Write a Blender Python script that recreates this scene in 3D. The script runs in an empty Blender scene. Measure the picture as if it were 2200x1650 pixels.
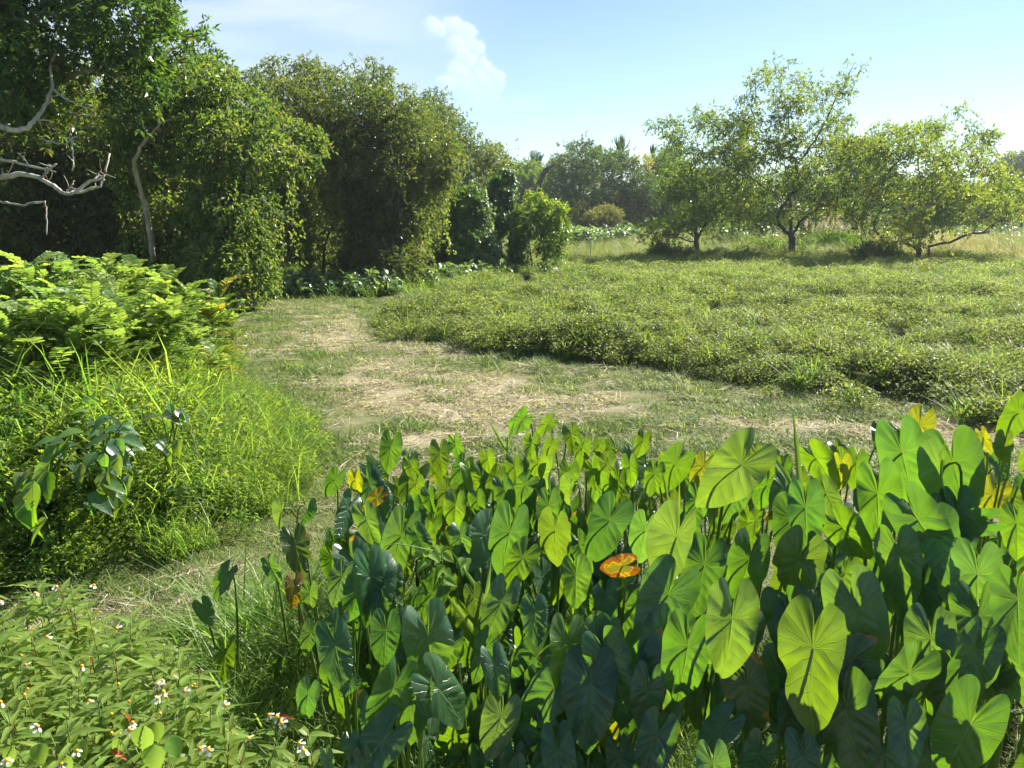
import bpy, math, random
import numpy as np
from mathutils import Vector, Matrix
random.seed(7); RNG = np.random.default_rng(7)
R = math.radians
SC = bpy.context.scene
COL = SC.collection

# ------------------------------------------------------------------ camera
F = 1694.0; HC = 2.4; PITCH = math.atan((825-455)/F)
CP, SP = math.cos(PITCH), math.sin(PITCH)
CAM = np.array([0.0, 0.0, HC])
cd = bpy.data.cameras.new('camera'); cam = bpy.data.objects.new('camera', cd); COL.objects.link(cam)
cd.sensor_width = 36.0; cd.lens = 36.0*F/2200.0; cd.clip_start = 0.05; cd.clip_end = 6000
cam.location = CAM; cam.rotation_euler = (math.pi/2-PITCH, 0, 0)
SC.camera = cam

# ------------------------------------------------------------------ sky, sun, exposure
SUN_AZ, SUN_EL = R(48), R(39)          # azimuth clockwise from the view direction (+Y)
def pixdir(px, py):
    u = (px-1100)/F; v = (825-py)/F
    return np.array([u, CP+v*SP, -SP+v*CP])
wd = bpy.data.worlds.new('World'); SC.world = wd; wd.use_nodes = True
nt = wd.node_tree; N = nt.nodes; L = nt.links; N.clear()
def nd(t, **k):
    n = N.new(t)
    for a, b in k.items(): setattr(n, a, b)
    return n
def mth(op, a, b=None, c=None, clamp=False):
    n = N.new('ShaderNodeMath'); n.operation = op; n.use_clamp = clamp
    for i, s in enumerate((a, b, c)):
        if s is None: continue
        if isinstance(s, (int, float)): n.inputs[i].default_value = s
        else: L.new(s, n.inputs[i])
    return n.outputs[0]
def smooth(val, a, b):
    n = N.new('ShaderNodeMapRange'); n.interpolation_type = 'SMOOTHSTEP'
    L.new(val, n.inputs[0]); n.inputs[1].default_value = a; n.inputs[2].default_value = b
    return n.outputs[0]
sky = nd('ShaderNodeTexSky', sky_type='NISHITA', sun_disc=False)
sky.sun_elevation = SUN_EL; sky.sun_rotation = SUN_AZ
sky.air_density = .85; sky.dust_density = .0; sky.ozone_density = 2.0; sky.altitude = 0
tc = nd('ShaderNodeTexCoord'); sep = nd('ShaderNodeSeparateXYZ'); L.new(tc.outputs['Generated'], sep.inputs[0])
yy = mth('MAXIMUM', sep.outputs[1], 0.05)
U = mth('DIVIDE', sep.outputs[0], yy); W = mth('DIVIDE', sep.outputs[2], yy)
comb = nd('ShaderNodeCombineXYZ'); L.new(U, comb.inputs[0]); L.new(W, comb.inputs[1])
nz = nd('ShaderNodeTexNoise'); nz.inputs['Scale'].default_value = 34; nz.inputs['Detail'].default_value = 5; nz.inputs['Roughness'].default_value = .55
L.new(comb.outputs[0], nz.inputs['Vector'])
sub = nd('ShaderNodeVectorMath', operation='SUBTRACT'); L.new(nz.outputs['Color'], sub.inputs[0]); sub.inputs[1].default_value = (.5, .5, .5)
scl = nd('ShaderNodeVectorMath', operation='SCALE'); L.new(sub.outputs[0], scl.inputs[0]); scl.inputs['Scale'].default_value = .036
wrp = nd('ShaderNodeVectorMath', operation='ADD'); L.new(comb.outputs[0], wrp.inputs[0]); L.new(scl.outputs[0], wrp.inputs[1])
def gno(px, py):
    d = pixdir(px, py); return d[0]/d[1], d[2]/d[1]
body = None; rim = None
for (px, py, rp) in [(935,62,30),(968,64,32),(993,82,28),(985,108,26),(1016,112,26),(1002,134,26),(1040,150,24),(1058,168,24),(1068,186,18),
                     (1030,180,30),(985,170,32),(958,186,24),(1000,205,36),(1045,205,28)]:
    cu, cw = gno(px, py); r = rp/F*1.02
    dn = nd('ShaderNodeVectorMath', operation='DISTANCE'); L.new(wrp.outputs[0], dn.inputs[0]); dn.inputs[1].default_value = (cu, cw, 0)
    sx = nd('ShaderNodeSeparateXYZ'); L.new(wrp.outputs[0], sx.inputs[0])
    q = mth('DIVIDE', dn.outputs['Value'], r)
    m = smooth(q, 1.22, .60)
    # brighter on the side that faces the sun (right, up)
    side = mth('MULTIPLY_ADD', mth('ADD', mth('SUBTRACT', sx.outputs[0], cu), mth('SUBTRACT', sx.outputs[1], cw)), .55/r, .45, clamp=True)
    lit = mth('MULTIPLY', m, side)
    body = m if body is None else mth('MAXIMUM', body, m)
    rim = lit if rim is None else mth('MAXIMUM', rim, lit)
c0u, c0w = gno(1000, 250)
fade = smooth(W, gno(1000, 245)[1], gno(1000, 120)[1])
puff = mth('MULTIPLY', mth('MULTIPLY_ADD', rim, .50, .07), mth('MULTIPLY', body, mth('MULTIPLY_ADD', fade, .85, .15)))
# thin high cloud: streaks, denser to the left of the cumulus
mp = nd('ShaderNodeMapping'); mp.inputs['Scale'].default_value = (1.6, 7.5, 1); mp.inputs['Rotation'].default_value = (0, 0, R(-4)); L.new(comb.outputs[0], mp.inputs[0])
n2 = nd('ShaderNodeTexNoise'); n2.inputs['Scale'].default_value = 2.2; n2.inputs['Detail'].default_value = 4; n2.inputs['Roughness'].default_value = .5; L.new(mp.outputs[0], n2.inputs['Vector'])
lside = smooth(mth('ADD', U, mth('MULTIPLY', n2.outputs['Fac'], .30)), gno(1140, 100)[0]+.15, gno(780, 100)[0]+.15)
cir = mth('MULTIPLY', smooth(n2.outputs['Fac'], .30, .66), mth('MULTIPLY_ADD', lside, .50, .10))
cir = mth('ADD', cir, mth('MULTIPLY', lside, .26))
# low streak under the cumulus
su, sw = gno(1060, 222)
e1 = mth('POWER', mth('DIVIDE', mth('SUBTRACT', U, su), .085), 2.0); e2 = mth('POWER', mth('DIVIDE', mth('SUBTRACT', W, sw), .014), 2.0)
streak = mth('MULTIPLY', smooth(mth('ADD', mth('ADD', e1, e2), mth('MULTIPLY_ADD', nz.outputs['Fac'], 1.2, -.6)), 1.1, .1), .34)
front = smooth(sep.outputs[1], .05, .25)
allc = mth('MULTIPLY', mth('MAXIMUM', cir, streak), front, clamp=True); pufc = mth('MULTIPLY', puff, front, clamp=True)
mix = nd('ShaderNodeMix', data_type='RGBA'); L.new(allc, mix.inputs['Factor'])
hsv = nd('ShaderNodeHueSaturation'); hsv.inputs['Saturation'].default_value = .93; hsv.inputs['Value'].default_value = 1.0; hsv.inputs['Hue'].default_value = .488
L.new(sky.outputs[0], hsv.inputs['Color'])
L.new(hsv.outputs[0], mix.inputs['A']); mix.inputs['B'].default_value = (5.3, 6.3, 7.3, 1)
mix2 = nd('ShaderNodeMix', data_type='RGBA'); L.new(pufc, mix2.inputs['Factor']); L.new(mix.outputs['Result'], mix2.inputs['A']); mix2.inputs['B'].default_value = (8.0, 8.4, 8.8, 1)
bg = nd('ShaderNodeBackground'); bg.inputs['Strength'].default_value = .051
L.new(mix2.outputs['Result'], bg.inputs['Color'])
wo = nd('ShaderNodeOutputWorld'); L.new(bg.outputs[0], wo.inputs['Surface'])
sl = bpy.data.lights.new('sun', 'SUN'); sun = bpy.data.objects.new('sun', sl); COL.objects.link(sun)
sl.energy = 5.0; sl.angle = R(.53); sl.color = (1, .93, .80)
SDIR = np.array([math.sin(SUN_AZ)*math.cos(SUN_EL), math.cos(SUN_AZ)*math.cos(SUN_EL), math.sin(SUN_EL)])
sun.rotation_euler = Vector(SDIR).to_track_quat('Z', 'Y').to_euler()
vs = SC.view_settings; vs.view_transform = 'Standard'; vs.look = 'None'; vs.gamma = 1; vs.exposure = 1.6; vs.use_curve_mapping = False
cy = SC.cycles; cy.max_bounces = 4; cy.diffuse_bounces = 2; cy.glossy_bounces = 1; cy.transmission_bounces = 2; cy.transparent_max_bounces = 8
cy.volume_bounces = 1; cy.caustics_reflective = False; cy.caustics_refractive = False; cy.sample_clamp_indirect = 6
cy.use_denoising = True; cy.use_adaptive_sampling = True; cy.adaptive_threshold = .02

# ------------------------------------------------------------------ helpers
def P(px, py, d):
    """point at camera depth d behind pixel (2200 x 1650)"""
    return CAM + d*pixdir(px, py)
def G(px, py, z=0.0):
    r = pixdir(px, py); return CAM + r*((z-HC)/r[2])
def nrmz(a):
    return a/np.maximum(np.linalg.norm(a, axis=-1, keepdims=True), 1e-9)
_nt = RNG.random((64, 64))
def vnoise(x, y, s, o=0):
    x = np.asarray(x, float)*s+17.3+o*7.7; y = np.asarray(y, float)*s+5.1+o*3.3
    xi = np.floor(x).astype(int); yi = np.floor(y).astype(int); fx = x-xi; fy = y-yi
    fx = fx*fx*(3-2*fx); fy = fy*fy*(3-2*fy)
    g = lambda a, b: _nt[a % 64, b % 64]
    return (g(xi, yi)*(1-fx)+g(xi+1, yi)*fx)*(1-fy)+(g(xi, yi+1)*(1-fx)+g(xi+1, yi+1)*fx)*fy
def fbm(x, y, s, o=0, n=4):
    t = 0; a = .5; w = 0
    for i in range(n):
        t = t+a*vnoise(x, y, s*2**i, o+i); w += a; a *= .5
    return t/w
def sst(a, b, x):
    t = np.clip((np.asarray(x, float)-a)/(b-a), 0, 1); return t*t*(3-2*t)
BANK_Y = [2.0, 4.0, 5.0, 5.6, 6.6, 8.0, 11.0, 15.0, 20.0, 30.0]
BANK_X = [-4.2, -3.4, -2.5, -1.75, -1.7, -2.0, -3.9, -5.7, -9.5, -12.0]
def bank_edge(y): return np.interp(y, BANK_Y, BANK_X)
def vine_front(x): return np.interp(x, [-4, -2.8, -.2, 1.5, 2.8, 4.7, 5.5, 6.5, 10, 20], [22, 15.2, 13.7, 12.4, 11.6, 10.2, 9.2, 8.8, 8.0, 7.6])
def vine_left(y): return np.interp(y, [12, 15.2, 18, 21, 25, 30, 36], [-3.4, -2.9, -2.8, -2.4, -1.7, -.4, 1.5])
def tz(x, y):
    x = np.asarray(x, float); y = np.asarray(y, float)
    z = (fbm(x, y, .35)-.5)*.12*sst(2, 8, y)
    z = z+.75*sst(2.6, .6, y)                                    # embankment the viewer stands on
    z = z+.50*sst(.1, 1.9, bank_edge(y)-x)*sst(4.3, 6.2, y)           # raised weedy bank on the left
    return z

def mesh_np(name, V, Fc, attrs=None, mat=None, smooth_shade=False, mats=None, mi=None):
    V = np.ascontiguousarray(V, np.float32); Fc = np.ascontiguousarray(Fc, np.int32)
    me = bpy.data.meshes.new(name); k = Fc.shape[1]
    me.vertices.add(len(V)); me.vertices.foreach_set('co', V.ravel())
    me.loops.add(Fc.size); me.loops.foreach_set('vertex_index', Fc.ravel())
    me.polygons.add(len(Fc)); me.polygons.foreach_set('loop_start', np.arange(0, Fc.size, k, dtype=np.int32))
    if mi is not None: me.polygons.foreach_set('material_index', np.ascontiguousarray(mi, np.int32))
    me.polygons.foreach_set('use_smooth', np.full(len(Fc), smooth_shade))
    for an, av in (attrs or {}).items():
        a = me.attributes.new(an, 'FLOAT', 'POINT'); a.data.foreach_set('value', np.ascontiguousarray(av, np.float32))
    for m in (mats or ([mat] if mat else [])): me.materials.append(m)
    me.update(calc_edges=True); me.validate()
    return me
def link(name, me, parent=None):
    o = bpy.data.objects.new(name, me); COL.objects.link(o); o.parent = parent; return o
def empty(name, loc, label=None, cat=None, group=None):
    o = bpy.data.objects.new(name, None); COL.objects.link(o); o.location = loc; o.empty_display_size = .1
    tag(o, label, cat, group); return o
def tag(o, label=None, cat=None, group=None, kind=None):
    if label: o['label'] = label
    if cat: o['category'] = cat
    if group: o['group'] = group
    if kind: o['kind'] = kind
    return o
def child(name, me, root):
    """mesh given in world coordinates, root an unrotated empty"""
    o = bpy.data.objects.new(name, me); COL.objects.link(o); o.parent = root
    o.location = -Vector(root.location); return o

# leaf templates: (across, along, normal)
LEAF4 = (np.array([[0, 0, 0], [.5, .45, .12], [0, 1, -.05], [-.5, .45, .12]]), np.array([[0, 1, 2], [0, 2, 3]]))
LEAF6 = (np.array([[0, 0, 0], [.42, .3, .1], [.36, .68, .06], [0, 1, -.16], [-.36, .68, .06], [-.42, .3, .1], [0, .5, 0]]),
         np.array([[0, 1, 6], [1, 2, 6], [2, 3, 6], [3, 4, 6], [4, 5, 6], [5, 0, 6]]))
BLADE = (np.array([[-.5, 0, 0], [.5, 0, 0], [-.42, .4, .06], [.42, .4, .06], [-.25, .75, .22], [.25, .75, .22], [0, 1, .42]]),
         np.array([[0, 1, 3], [0, 3, 2], [2, 3, 5], [2, 5, 4], [4, 5, 6]]))
def leaves(tmpl, pos, dr, nr, ln, wd_):
    T, Fc = tmpl; n = len(pos)
    y = nrmz(dr); x = nrmz(np.cross(y, nr)); z = np.cross(x, y)
    ln = np.broadcast_to(ln, n)[:, None, None]; wd_ = np.broadcast_to(wd_, n)[:, None, None]
    V = pos[:, None]+x[:, None]*(T[None, :, 0:1]*wd_)+y[:, None]*(T[None, :, 1:2]*ln)+z[:, None]*(T[None, :, 2:3]*ln)
    k = len(T); FF = (Fc[None]+(np.arange(n)*k)[:, None, None]).reshape(-1, Fc.shape[1])
    return V.reshape(-1, 3), FF, k
def join(parts):
    """parts: list of (V,F,attr dict) with the same face size"""
    o = 0; Vs = []; Fs = []; A = {}
    for V, Fc, at in parts:
        Vs.append(V); Fs.append(Fc+o); o += len(V)
        for k, a in at.items(): A.setdefault(k, []).append(a)
    return np.concatenate(Vs), np.concatenate(Fs), {k: np.concatenate(v) for k, v in A.items()}
def rdir(n):
    return nrmz(RNG.normal(size=(n, 3)))
def tube(pts, rad, sides=6):
    pts = np.asarray(pts, float); n = len(pts); rad = np.broadcast_to(rad, n)
    t = nrmz(np.gradient(pts, axis=0)); up = np.array([.31, .17, .93]) if abs(t[0, 2]) < .9 else np.array([1., .1, 0])
    a = nrmz(np.cross(t, up)); b = np.cross(t, a)
    an = np.arange(sides)*2*math.pi/sides
    V = pts[:, None]+rad[:, None, None]*(np.cos(an)[None, :, None]*a[:, None]+np.sin(an)[None, :, None]*b[:, None])
    i = np.arange(n-1)[:, None]*sides; j = np.arange(sides)[None]; j2 = (j+1) % sides
    Q = np.stack([i+j, i+j2, i+sides+j2, i+sides+j], -1).reshape(-1, 4)
    V = V.reshape(-1, 3); e = len(V); V = np.vstack([V, pts[-1:]])
    cap = np.stack([(n-1)*sides+np.arange(sides), (n-1)*sides+(np.arange(sides)+1) % sides, np.full(sides, e), np.full(sides, e)], -1)
    T = np.vstack([Q[:, [0, 1, 2]], Q[:, [0, 2, 3]], cap[:, :3]])
    return V, T
def bez(a, b, c, n):
    t = np.linspace(0, 1, n)[:, None]; return (1-t)**2*a+2*t*(1-t)*b+t*t*c

# ------------------------------------------------------------------ materials
def newmat(name):
    m = bpy.data.materials.new(name); m.use_nodes = True; m.node_tree.nodes.clear(); return m, m.node_tree.nodes, m.node_tree.links
def leafmat(name, dark, light, trans=.42, tcol=None, rough=.45, spec=.35, tintcol=None, hue=.02, olive=None):
    """foliage: attribute rnd runs dark->light per leaf; instancer attribute tint runs to tintcol"""
    m, n, l = newmat(name)
    at = n.new('ShaderNodeAttribute'); at.attribute_name = 'rnd'
    oi = n.new('ShaderNodeObjectInfo')
    rp = n.new('ShaderNodeValToRGB'); rp.color_ramp.elements[0].color = (*dark, 1); rp.color_ramp.elements[1].color = (*light, 1)
    if olive:
        e = rp.color_ramp.elements.new(.97); e.color = (*light, 1); rp.color_ramp.elements[-1].color = (*olive, 1)
    l.new(at.outputs['Fac'], rp.inputs[0]); c = rp.outputs[0]
    if tintcol:
        ti = n.new('ShaderNodeAttribute'); ti.attribute_type = 'INSTANCER'; ti.attribute_name = 'tint'
        mx = n.new('ShaderNodeMix'); mx.data_type = 'RGBA'; l.new(ti.outputs['Fac'], mx.inputs['Factor']); l.new(c, mx.inputs['A'])
        rp2 = n.new('ShaderNodeValToRGB'); rp2.color_ramp.elements[0].color = (*[v*.55 for v in tintcol], 1); rp2.color_ramp.elements[1].color = (*tintcol, 1)
        l.new(at.outputs['Fac'], rp2.inputs[0]); l.new(rp2.outputs[0], mx.inputs['B']); c = mx.outputs['Result']
    hs = n.new('ShaderNodeHueSaturation'); l.new(c, hs.inputs['Color'])
    mr = n.new('ShaderNodeMapRange'); l.new(oi.outputs['Random'], mr.inputs[0]); mr.inputs[3].default_value = .5-hue; mr.inputs[4].default_value = .5+hue
    l.new(mr.outputs[0], hs.inputs['Hue'])
    mv = n.new('ShaderNodeMapRange'); l.new(oi.outputs['Random'], mv.inputs[0]); mv.inputs[3].default_value = 1.15; mv.inputs[4].default_value = .85
    l.new(mv.outputs[0], hs.inputs['Value'])
    pb = n.new('ShaderNodeBsdfPrincipled'); l.new(hs.outputs[0], pb.inputs['Base Color']); pb.inputs['Roughness'].default_value = rough; pb.inputs['Specular IOR Level'].default_value = spec
    tr = n.new('ShaderNodeBsdfTranslucent')
    tm = n.new('ShaderNodeMix'); tm.data_type = 'RGBA'; tm.blend_type = 'MULTIPLY'; tm.inputs['Factor'].default_value = 1
    l.new(hs.outputs[0], tm.inputs['A']); tm.inputs['B'].default_value = (*(tcol or (2.3, 2.1, .7)), 1); l.new(tm.outputs['Result'], tr.inputs['Color'])
    ms = n.new('ShaderNodeMixShader'); ms.inputs[0].default_value = trans; l.new(pb.outputs[0], ms.inputs[1]); l.new(tr.outputs[0], ms.inputs[2])
    o = n.new('ShaderNodeOutputMaterial'); l.new(ms.outputs[0], o.inputs[0])
    return m
def barkmat(name, a, b, scale=6, rough=.9):
    m, n, l = newmat(name)
    t = n.new('ShaderNodeTexCoord'); mp = n.new('ShaderNodeMapping'); mp.inputs['Scale'].default_value = (1, 1, .25); l.new(t.outputs['Object'], mp.inputs[0])
    nz = n.new('ShaderNodeTexNoise'); nz.inputs['Scale'].default_value = scale; nz.inputs['Detail'].default_value = 6; l.new(mp.outputs[0], nz.inputs['Vector'])
    rp = n.new('ShaderNodeValToRGB'); rp.color_ramp.elements[0].position = .3; rp.color_ramp.elements[1].position = .7
    rp.color_ramp.elements[0].color = (*a, 1); rp.color_ramp.elements[1].color = (*b, 1); l.new(nz.outputs[0], rp.inputs[0])
    bp = n.new('ShaderNodeBump'); bp.inputs['Strength'].default_value = .6; bp.inputs['Distance'].default_value = .03; l.new(nz.outputs[0], bp.inputs['Height'])
    pb = n.new('ShaderNodeBsdfPrincipled'); l.new(rp.outputs[0], pb.inputs['Base Color']); pb.inputs['Roughness'].default_value = rough; l.new(bp.outputs[0], pb.inputs['Normal'])
    o = n.new('ShaderNodeOutputMaterial'); l.new(pb.outputs[0], o.inputs[0]); return m
def plain(name, col, rough=.6, trans=0.0, tcol=None):
    m, n, l = newmat(name)
    nz = n.new('ShaderNodeTexNoise'); nz.inputs['Scale'].default_value = 40; tc_ = n.new('ShaderNodeTexCoord'); l.new(tc_.outputs['Object'], nz.inputs['Vector'])
    mr = n.new('ShaderNodeMapRange'); l.new(nz.outputs[0], mr.inputs[0]); mr.inputs[1].default_value = .3; mr.inputs[2].default_value = .7; mr.inputs[3].default_value = .8; mr.inputs[4].default_value = 1.15
    oi = n.new('ShaderNodeObjectInfo')
    hs = n.new('ShaderNodeHueSaturation'); hs.inputs['Color'].default_value = (*col, 1); l.new(mr.outputs[0], hs.inputs['Value'])
    mh = n.new('ShaderNodeMapRange'); l.new(oi.outputs['Random'], mh.inputs[0]); mh.inputs[3].default_value = .478; mh.inputs[4].default_value = .522; l.new(mh.outputs[0], hs.inputs['Hue'])
    fr_ = n.new('ShaderNodeMath'); fr_.operation = 'FRACT'; k7 = n.new('ShaderNodeMath'); k7.operation = 'MULTIPLY'; k7.inputs[1].default_value = 7.31; l.new(oi.outputs['Random'], k7.inputs[0]); l.new(k7.outputs[0], fr_.inputs[0])
    vv = n.new('ShaderNodeMath'); vv.operation = 'MULTIPLY_ADD'; vv.inputs[1].default_value = .6; vv.inputs[2].default_value = .62; l.new(fr_.outputs[0], vv.inputs[0])
    v2 = n.new('ShaderNodeMath'); v2.operation = 'MULTIPLY'; l.new(vv.outputs[0], v2.inputs[0]); l.new(mr.outputs[0], v2.inputs[1]); l.new(v2.outputs[0], hs.inputs['Value'])
    pb = n.new('ShaderNodeBsdfPrincipled'); l.new(hs.outputs[0], pb.inputs['Base Color']); pb.inputs['Roughness'].default_value = rough; pb.inputs['Specular IOR Level'].default_value = .3
    o = n.new('ShaderNodeOutputMaterial')
    if trans:
        tr = n.new('ShaderNodeBsdfTranslucent'); tr.inputs['Color'].default_value = (*(tcol or col), 1)
        ms = n.new('ShaderNodeMixShader'); ms.inputs[0].default_value = trans; l.new(pb.outputs[0], ms.inputs[1]); l.new(tr.outputs[0], ms.inputs[2]); l.new(ms.outputs[0], o.inputs[0])
    else: l.new(pb.outputs[0], o.inputs[0])
    return m
def taromat(name):
    """heart leaf: colour from the object, paler veins from the leaf's own coordinates, brown decay by object alpha"""
    m, n, l = newmat(name)
    def mm(op, a, b=None, c=None, cl=False):
        k = n.new('ShaderNodeMath'); k.operation = op; k.use_clamp = cl
        for i, s in enumerate((a, b, c)):
            if s is None: continue
            if isinstance(s, (int, float)): k.inputs[i].default_value = s
            else: l.new(s, k.inputs[i])
        return k.outputs[0]
    ax = n.new('ShaderNodeAttribute'); ax.attribute_name = 'lx'; ay = n.new('ShaderNodeAttribute'); ay.attribute_name = 'ly'
    ar = n.new('ShaderNodeAttribute'); ar.attribute_name = 'lr'
    oi0 = n.new('ShaderNodeObjectInfo'); cb0 = n.new('ShaderNodeCombineXYZ'); l.new(ax.outputs['Fac'], cb0.inputs[0]); l.new(ay.outputs['Fac'], cb0.inputs[1]); l.new(mm('MULTIPLY', oi0.outputs['Random'], 31), cb0.inputs[2])
    nw = n.new('ShaderNodeTexNoise'); nw.inputs['Scale'].default_value = 7; nw.inputs['Detail'].default_value = 2; l.new(cb0.outputs[0], nw.inputs['Vector'])
    wob = mm('MULTIPLY_ADD', nw.outputs[0], .07, -.035)
    x = mm('ABSOLUTE', ax.outputs['Fac']); y = mm('ADD', ay.outputs['Fac'], wob)
    # midrib
    mid = mm('SUBTRACT', 1, mm('DIVIDE', x, mm('MULTIPLY_ADD', y, .006, .011)), cl=True)
    mid = mm('MULTIPLY', mid, mm('LESS_THAN', y, .15))
    # side veins below the stalk: run out and down the blade
    ph = mm('MULTIPLY', mm('ADD', mm('MULTIPLY', mm('POWER', x, 1.15), .95), y), 8.5)
    fr = mm('ABSOLUTE', mm('SUBTRACT', mm('FRACT', ph), .5))
    lat = mm('MULTIPLY', mm('SUBTRACT', 1, mm('DIVIDE', fr, .055), cl=True), mm('LESS_THAN', y, .0))
    # lobes: veins fan out from the stalk
    ang = mm('MULTIPLY', mm('ARCTAN2', y, x), 3.2)
    fa = mm('ABSOLUTE', mm('SUBTRACT', mm('FRACT', ang), .5))
    rad = mm('SQRT', mm('ADD', mm('MULTIPLY', x, x), mm('MULTIPLY', y, y)))
    lob = mm('MULTIPLY', mm('SUBTRACT', 1, mm('DIVIDE', mm('MULTIPLY', fa, rad), .011), cl=True), mm('GREATER_THAN', y, .0))
    vein = mm('MAXIMUM', mid, mm('MAXIMUM', mm('MULTIPLY', lat, .7), mm('MULTIPLY', lob, .7)), cl=True)
    oi = n.new('ShaderNodeObjectInfo')
    cmb = n.new('ShaderNodeCombineXYZ'); l.new(ax.outputs['Fac'], cmb.inputs[0]); l.new(y, cmb.inputs[1]); l.new(mm('MULTIPLY', oi.outputs['Random'], 50), cmb.inputs[2])
    nz = n.new('ShaderNodeTexNoise'); nz.inputs['Scale'].default_value = 5; nz.inputs['Detail'].default_value = 5; l.new(cmb.outputs[0], nz.inputs['Vector'])
    hs = n.new('ShaderNodeHueSaturation'); l.new(oi.outputs['Color'], hs.inputs['Color'])
    mr = n.new('ShaderNodeMapRange'); l.new(nz.outputs[0], mr.inputs[0]); mr.inputs[1].default_value = .3; mr.inputs[2].default_value = .7; mr.inputs[3].default_value = .82; mr.inputs[4].default_value = 1.18; l.new(mr.outputs[0], hs.inputs['Value'])
    vm = n.new('ShaderNodeMix'); vm.data_type = 'RGBA'; l.new(mm('MULTIPLY', vein, .42), vm.inputs['Factor']); l.new(hs.outputs[0], vm.inputs['A']); vm.inputs['B'].default_value = (.22, .36, .17, 1)
    # decay patches creeping in from the margin: amount = 1 - object alpha
    dec = mm('ADD', mm('MULTIPLY', ar.outputs['Fac'], .42), nz.outputs[0])
    thr = mm('MULTIPLY_ADD', oi.outputs['Alpha'], .95, .40)
    dm = n.new('ShaderNodeMapRange'); l.new(mm('SUBTRACT', dec, thr), dm.inputs[0]); dm.inputs[1].default_value = -.10; dm.inputs[2].default_value = .10
    dr = n.new('ShaderNodeValToRGB'); dr.color_ramp.elements[0].color = (0, 0, 0, 0); dr.color_ramp.elements[0].position = .15
    dr.color_ramp.elements[1].color = (.09, .035, .012, 1); dr.color_ramp.elements[1].position = .85
    e = dr.color_ramp.elements.new(.5); e.color = (.27, .15, .025, 1)
    l.new(dm.outputs[0], dr.inputs[0])
    fm = n.new('ShaderNodeMix'); fm.data_type = 'RGBA'; l.new(dr.outputs['Alpha'], fm.inputs['Factor']); l.new(vm.outputs['Result'], fm.inputs['A']); l.new(dr.outputs['Color'], fm.inputs['B'])
    sp = n.new('ShaderNodeTexNoise'); sp.inputs['Scale'].default_value = 38; sp.inputs['Detail'].default_value = 2; l.new(cmb.outputs[0], sp.inputs['Vector'])
    sm = n.new('ShaderNodeMapRange'); l.new(sp.outputs[0], sm.inputs[0]); sm.inputs[1].default_value = .66; sm.inputs[2].default_value = .74; sm.inputs[4].default_value = .7
    sf = n.new('ShaderNodeMix'); sf.data_type = 'RGBA'; l.new(sm.outputs[0], sf.inputs['Factor']); l.new(fm.outputs['Result'], sf.inputs['A']); sf.inputs['B'].default_value = (.11, .085, .03, 1)
    fm = sf; col = sf.outputs['Result']
    bp = n.new('ShaderNodeBump'); bp.inputs['Strength'].default_value = .55; bp.inputs['Distance'].default_value = .006
    l.new(mm('ADD', mm('MULTIPLY', vein, -.9), mm('MULTIPLY', nz.outputs[0], .8)), bp.inputs['Height'])
    pb = n.new('ShaderNodeBsdfPrincipled'); l.new(col, pb.inputs['Base Color']); pb.inputs['Roughness'].default_value = .36; pb.inputs['Specular IOR Level'].default_value = .7; l.new(bp.outputs[0], pb.inputs['Normal'])
    tr = n.new('ShaderNodeBsdfTranslucent'); l.new(bp.outputs[0], tr.inputs['Normal'])
    tm = n.new('ShaderNodeMix'); tm.data_type = 'RGBA'; tm.blend_type = 'MULTIPLY'; tm.inputs['Factor'].default_value = 1; l.new(fm.outputs['Result'], tm.inputs['A'])
    tm.inputs['B'].default_value = (3.1, 2.75, .24, 1)
    vd = n.new('ShaderNodeMix'); vd.data_type = 'RGBA'; vd.blend_type = 'MULTIPLY'; l.new(mm('MULTIPLY', vein, .75), vd.inputs['Factor']); l.new(tm.outputs['Result'], vd.inputs['A']); vd.inputs['B'].default_value = (.3, .35, .3, 1)
    l.new(vd.outputs['Result'], tr.inputs['Color'])
    ms = n.new('ShaderNodeMixShader'); ms.inputs[0].default_value = .46; l.new(pb.outputs[0], ms.inputs[1]); l.new(tr.outputs[0], ms.inputs[2])
    o = n.new('ShaderNodeOutputMaterial'); l.new(ms.outputs[0], o.inputs[0]); return m

M = {}
M['grass'] = leafmat('grass_blades', (.07, .13, .026), (.15, .22, .06), .50, rough=.5, tintcol=(.44, .41, .27), tcol=(1.55, 1.6, .8))
M['grassy'] = leafmat('tall_grass_blades', (.11, .20, .036), (.22, .32, .08), .55, tcol=(1.8, 1.95, .75), rough=.45, tintcol=(.34, .30, .12))
M['meadow'] = leafmat('meadow_blades', (.075, .125, .03), (.15, .20, .06), .42, rough=.5, tintcol=(.28, .25, .12))
M['broad'] = leafmat('thicket_leaves', (.065, .125, .055), (.14, .22, .11), .36, rough=.34, spec=.7)
M['vine'] = leafmat('creeper_leaves', (.06, .10, .04), (.16, .205, .09), .42, rough=.5, tintcol=(.21, .29, .12), spec=.4)
M['weed'] = leafmat('weed_leaves', (.095, .18, .036), (.20, .30, .075), .54, rough=.5, tintcol=(.2, .26, .06))
M['straw'] = leafmat('dry_straw', (.32, .285, .19), (.62, .57, .43), .3, tcol=(1.1, 1.1, .9), rough=.7, spec=.2)
M['treeA'] = leafmat('glossy_tree_leaves', (.038, .084, .022), (.105, .18, .042), .46, rough=.32, spec=.6, olive=(.16, .17, .05))
M['treeB'] = leafmat('creeper_draped_leaves', (.055, .112, .030), (.145, .21, .068), .48, rough=.42, spec=.45, olive=(.17, .17, .07))
M['treeC'] = leafmat('dark_tree_leaves', (.046, .086, .032), (.11, .158, .06), .45, rough=.36, spec=.5, olive=(.16, .17, .075))
M['treeD'] = leafmat('hazy_tree_leaves', (.055, .10, .036), (.12, .175, .062), .36, rough=.45, olive=(.24, .22, .1))
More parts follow.
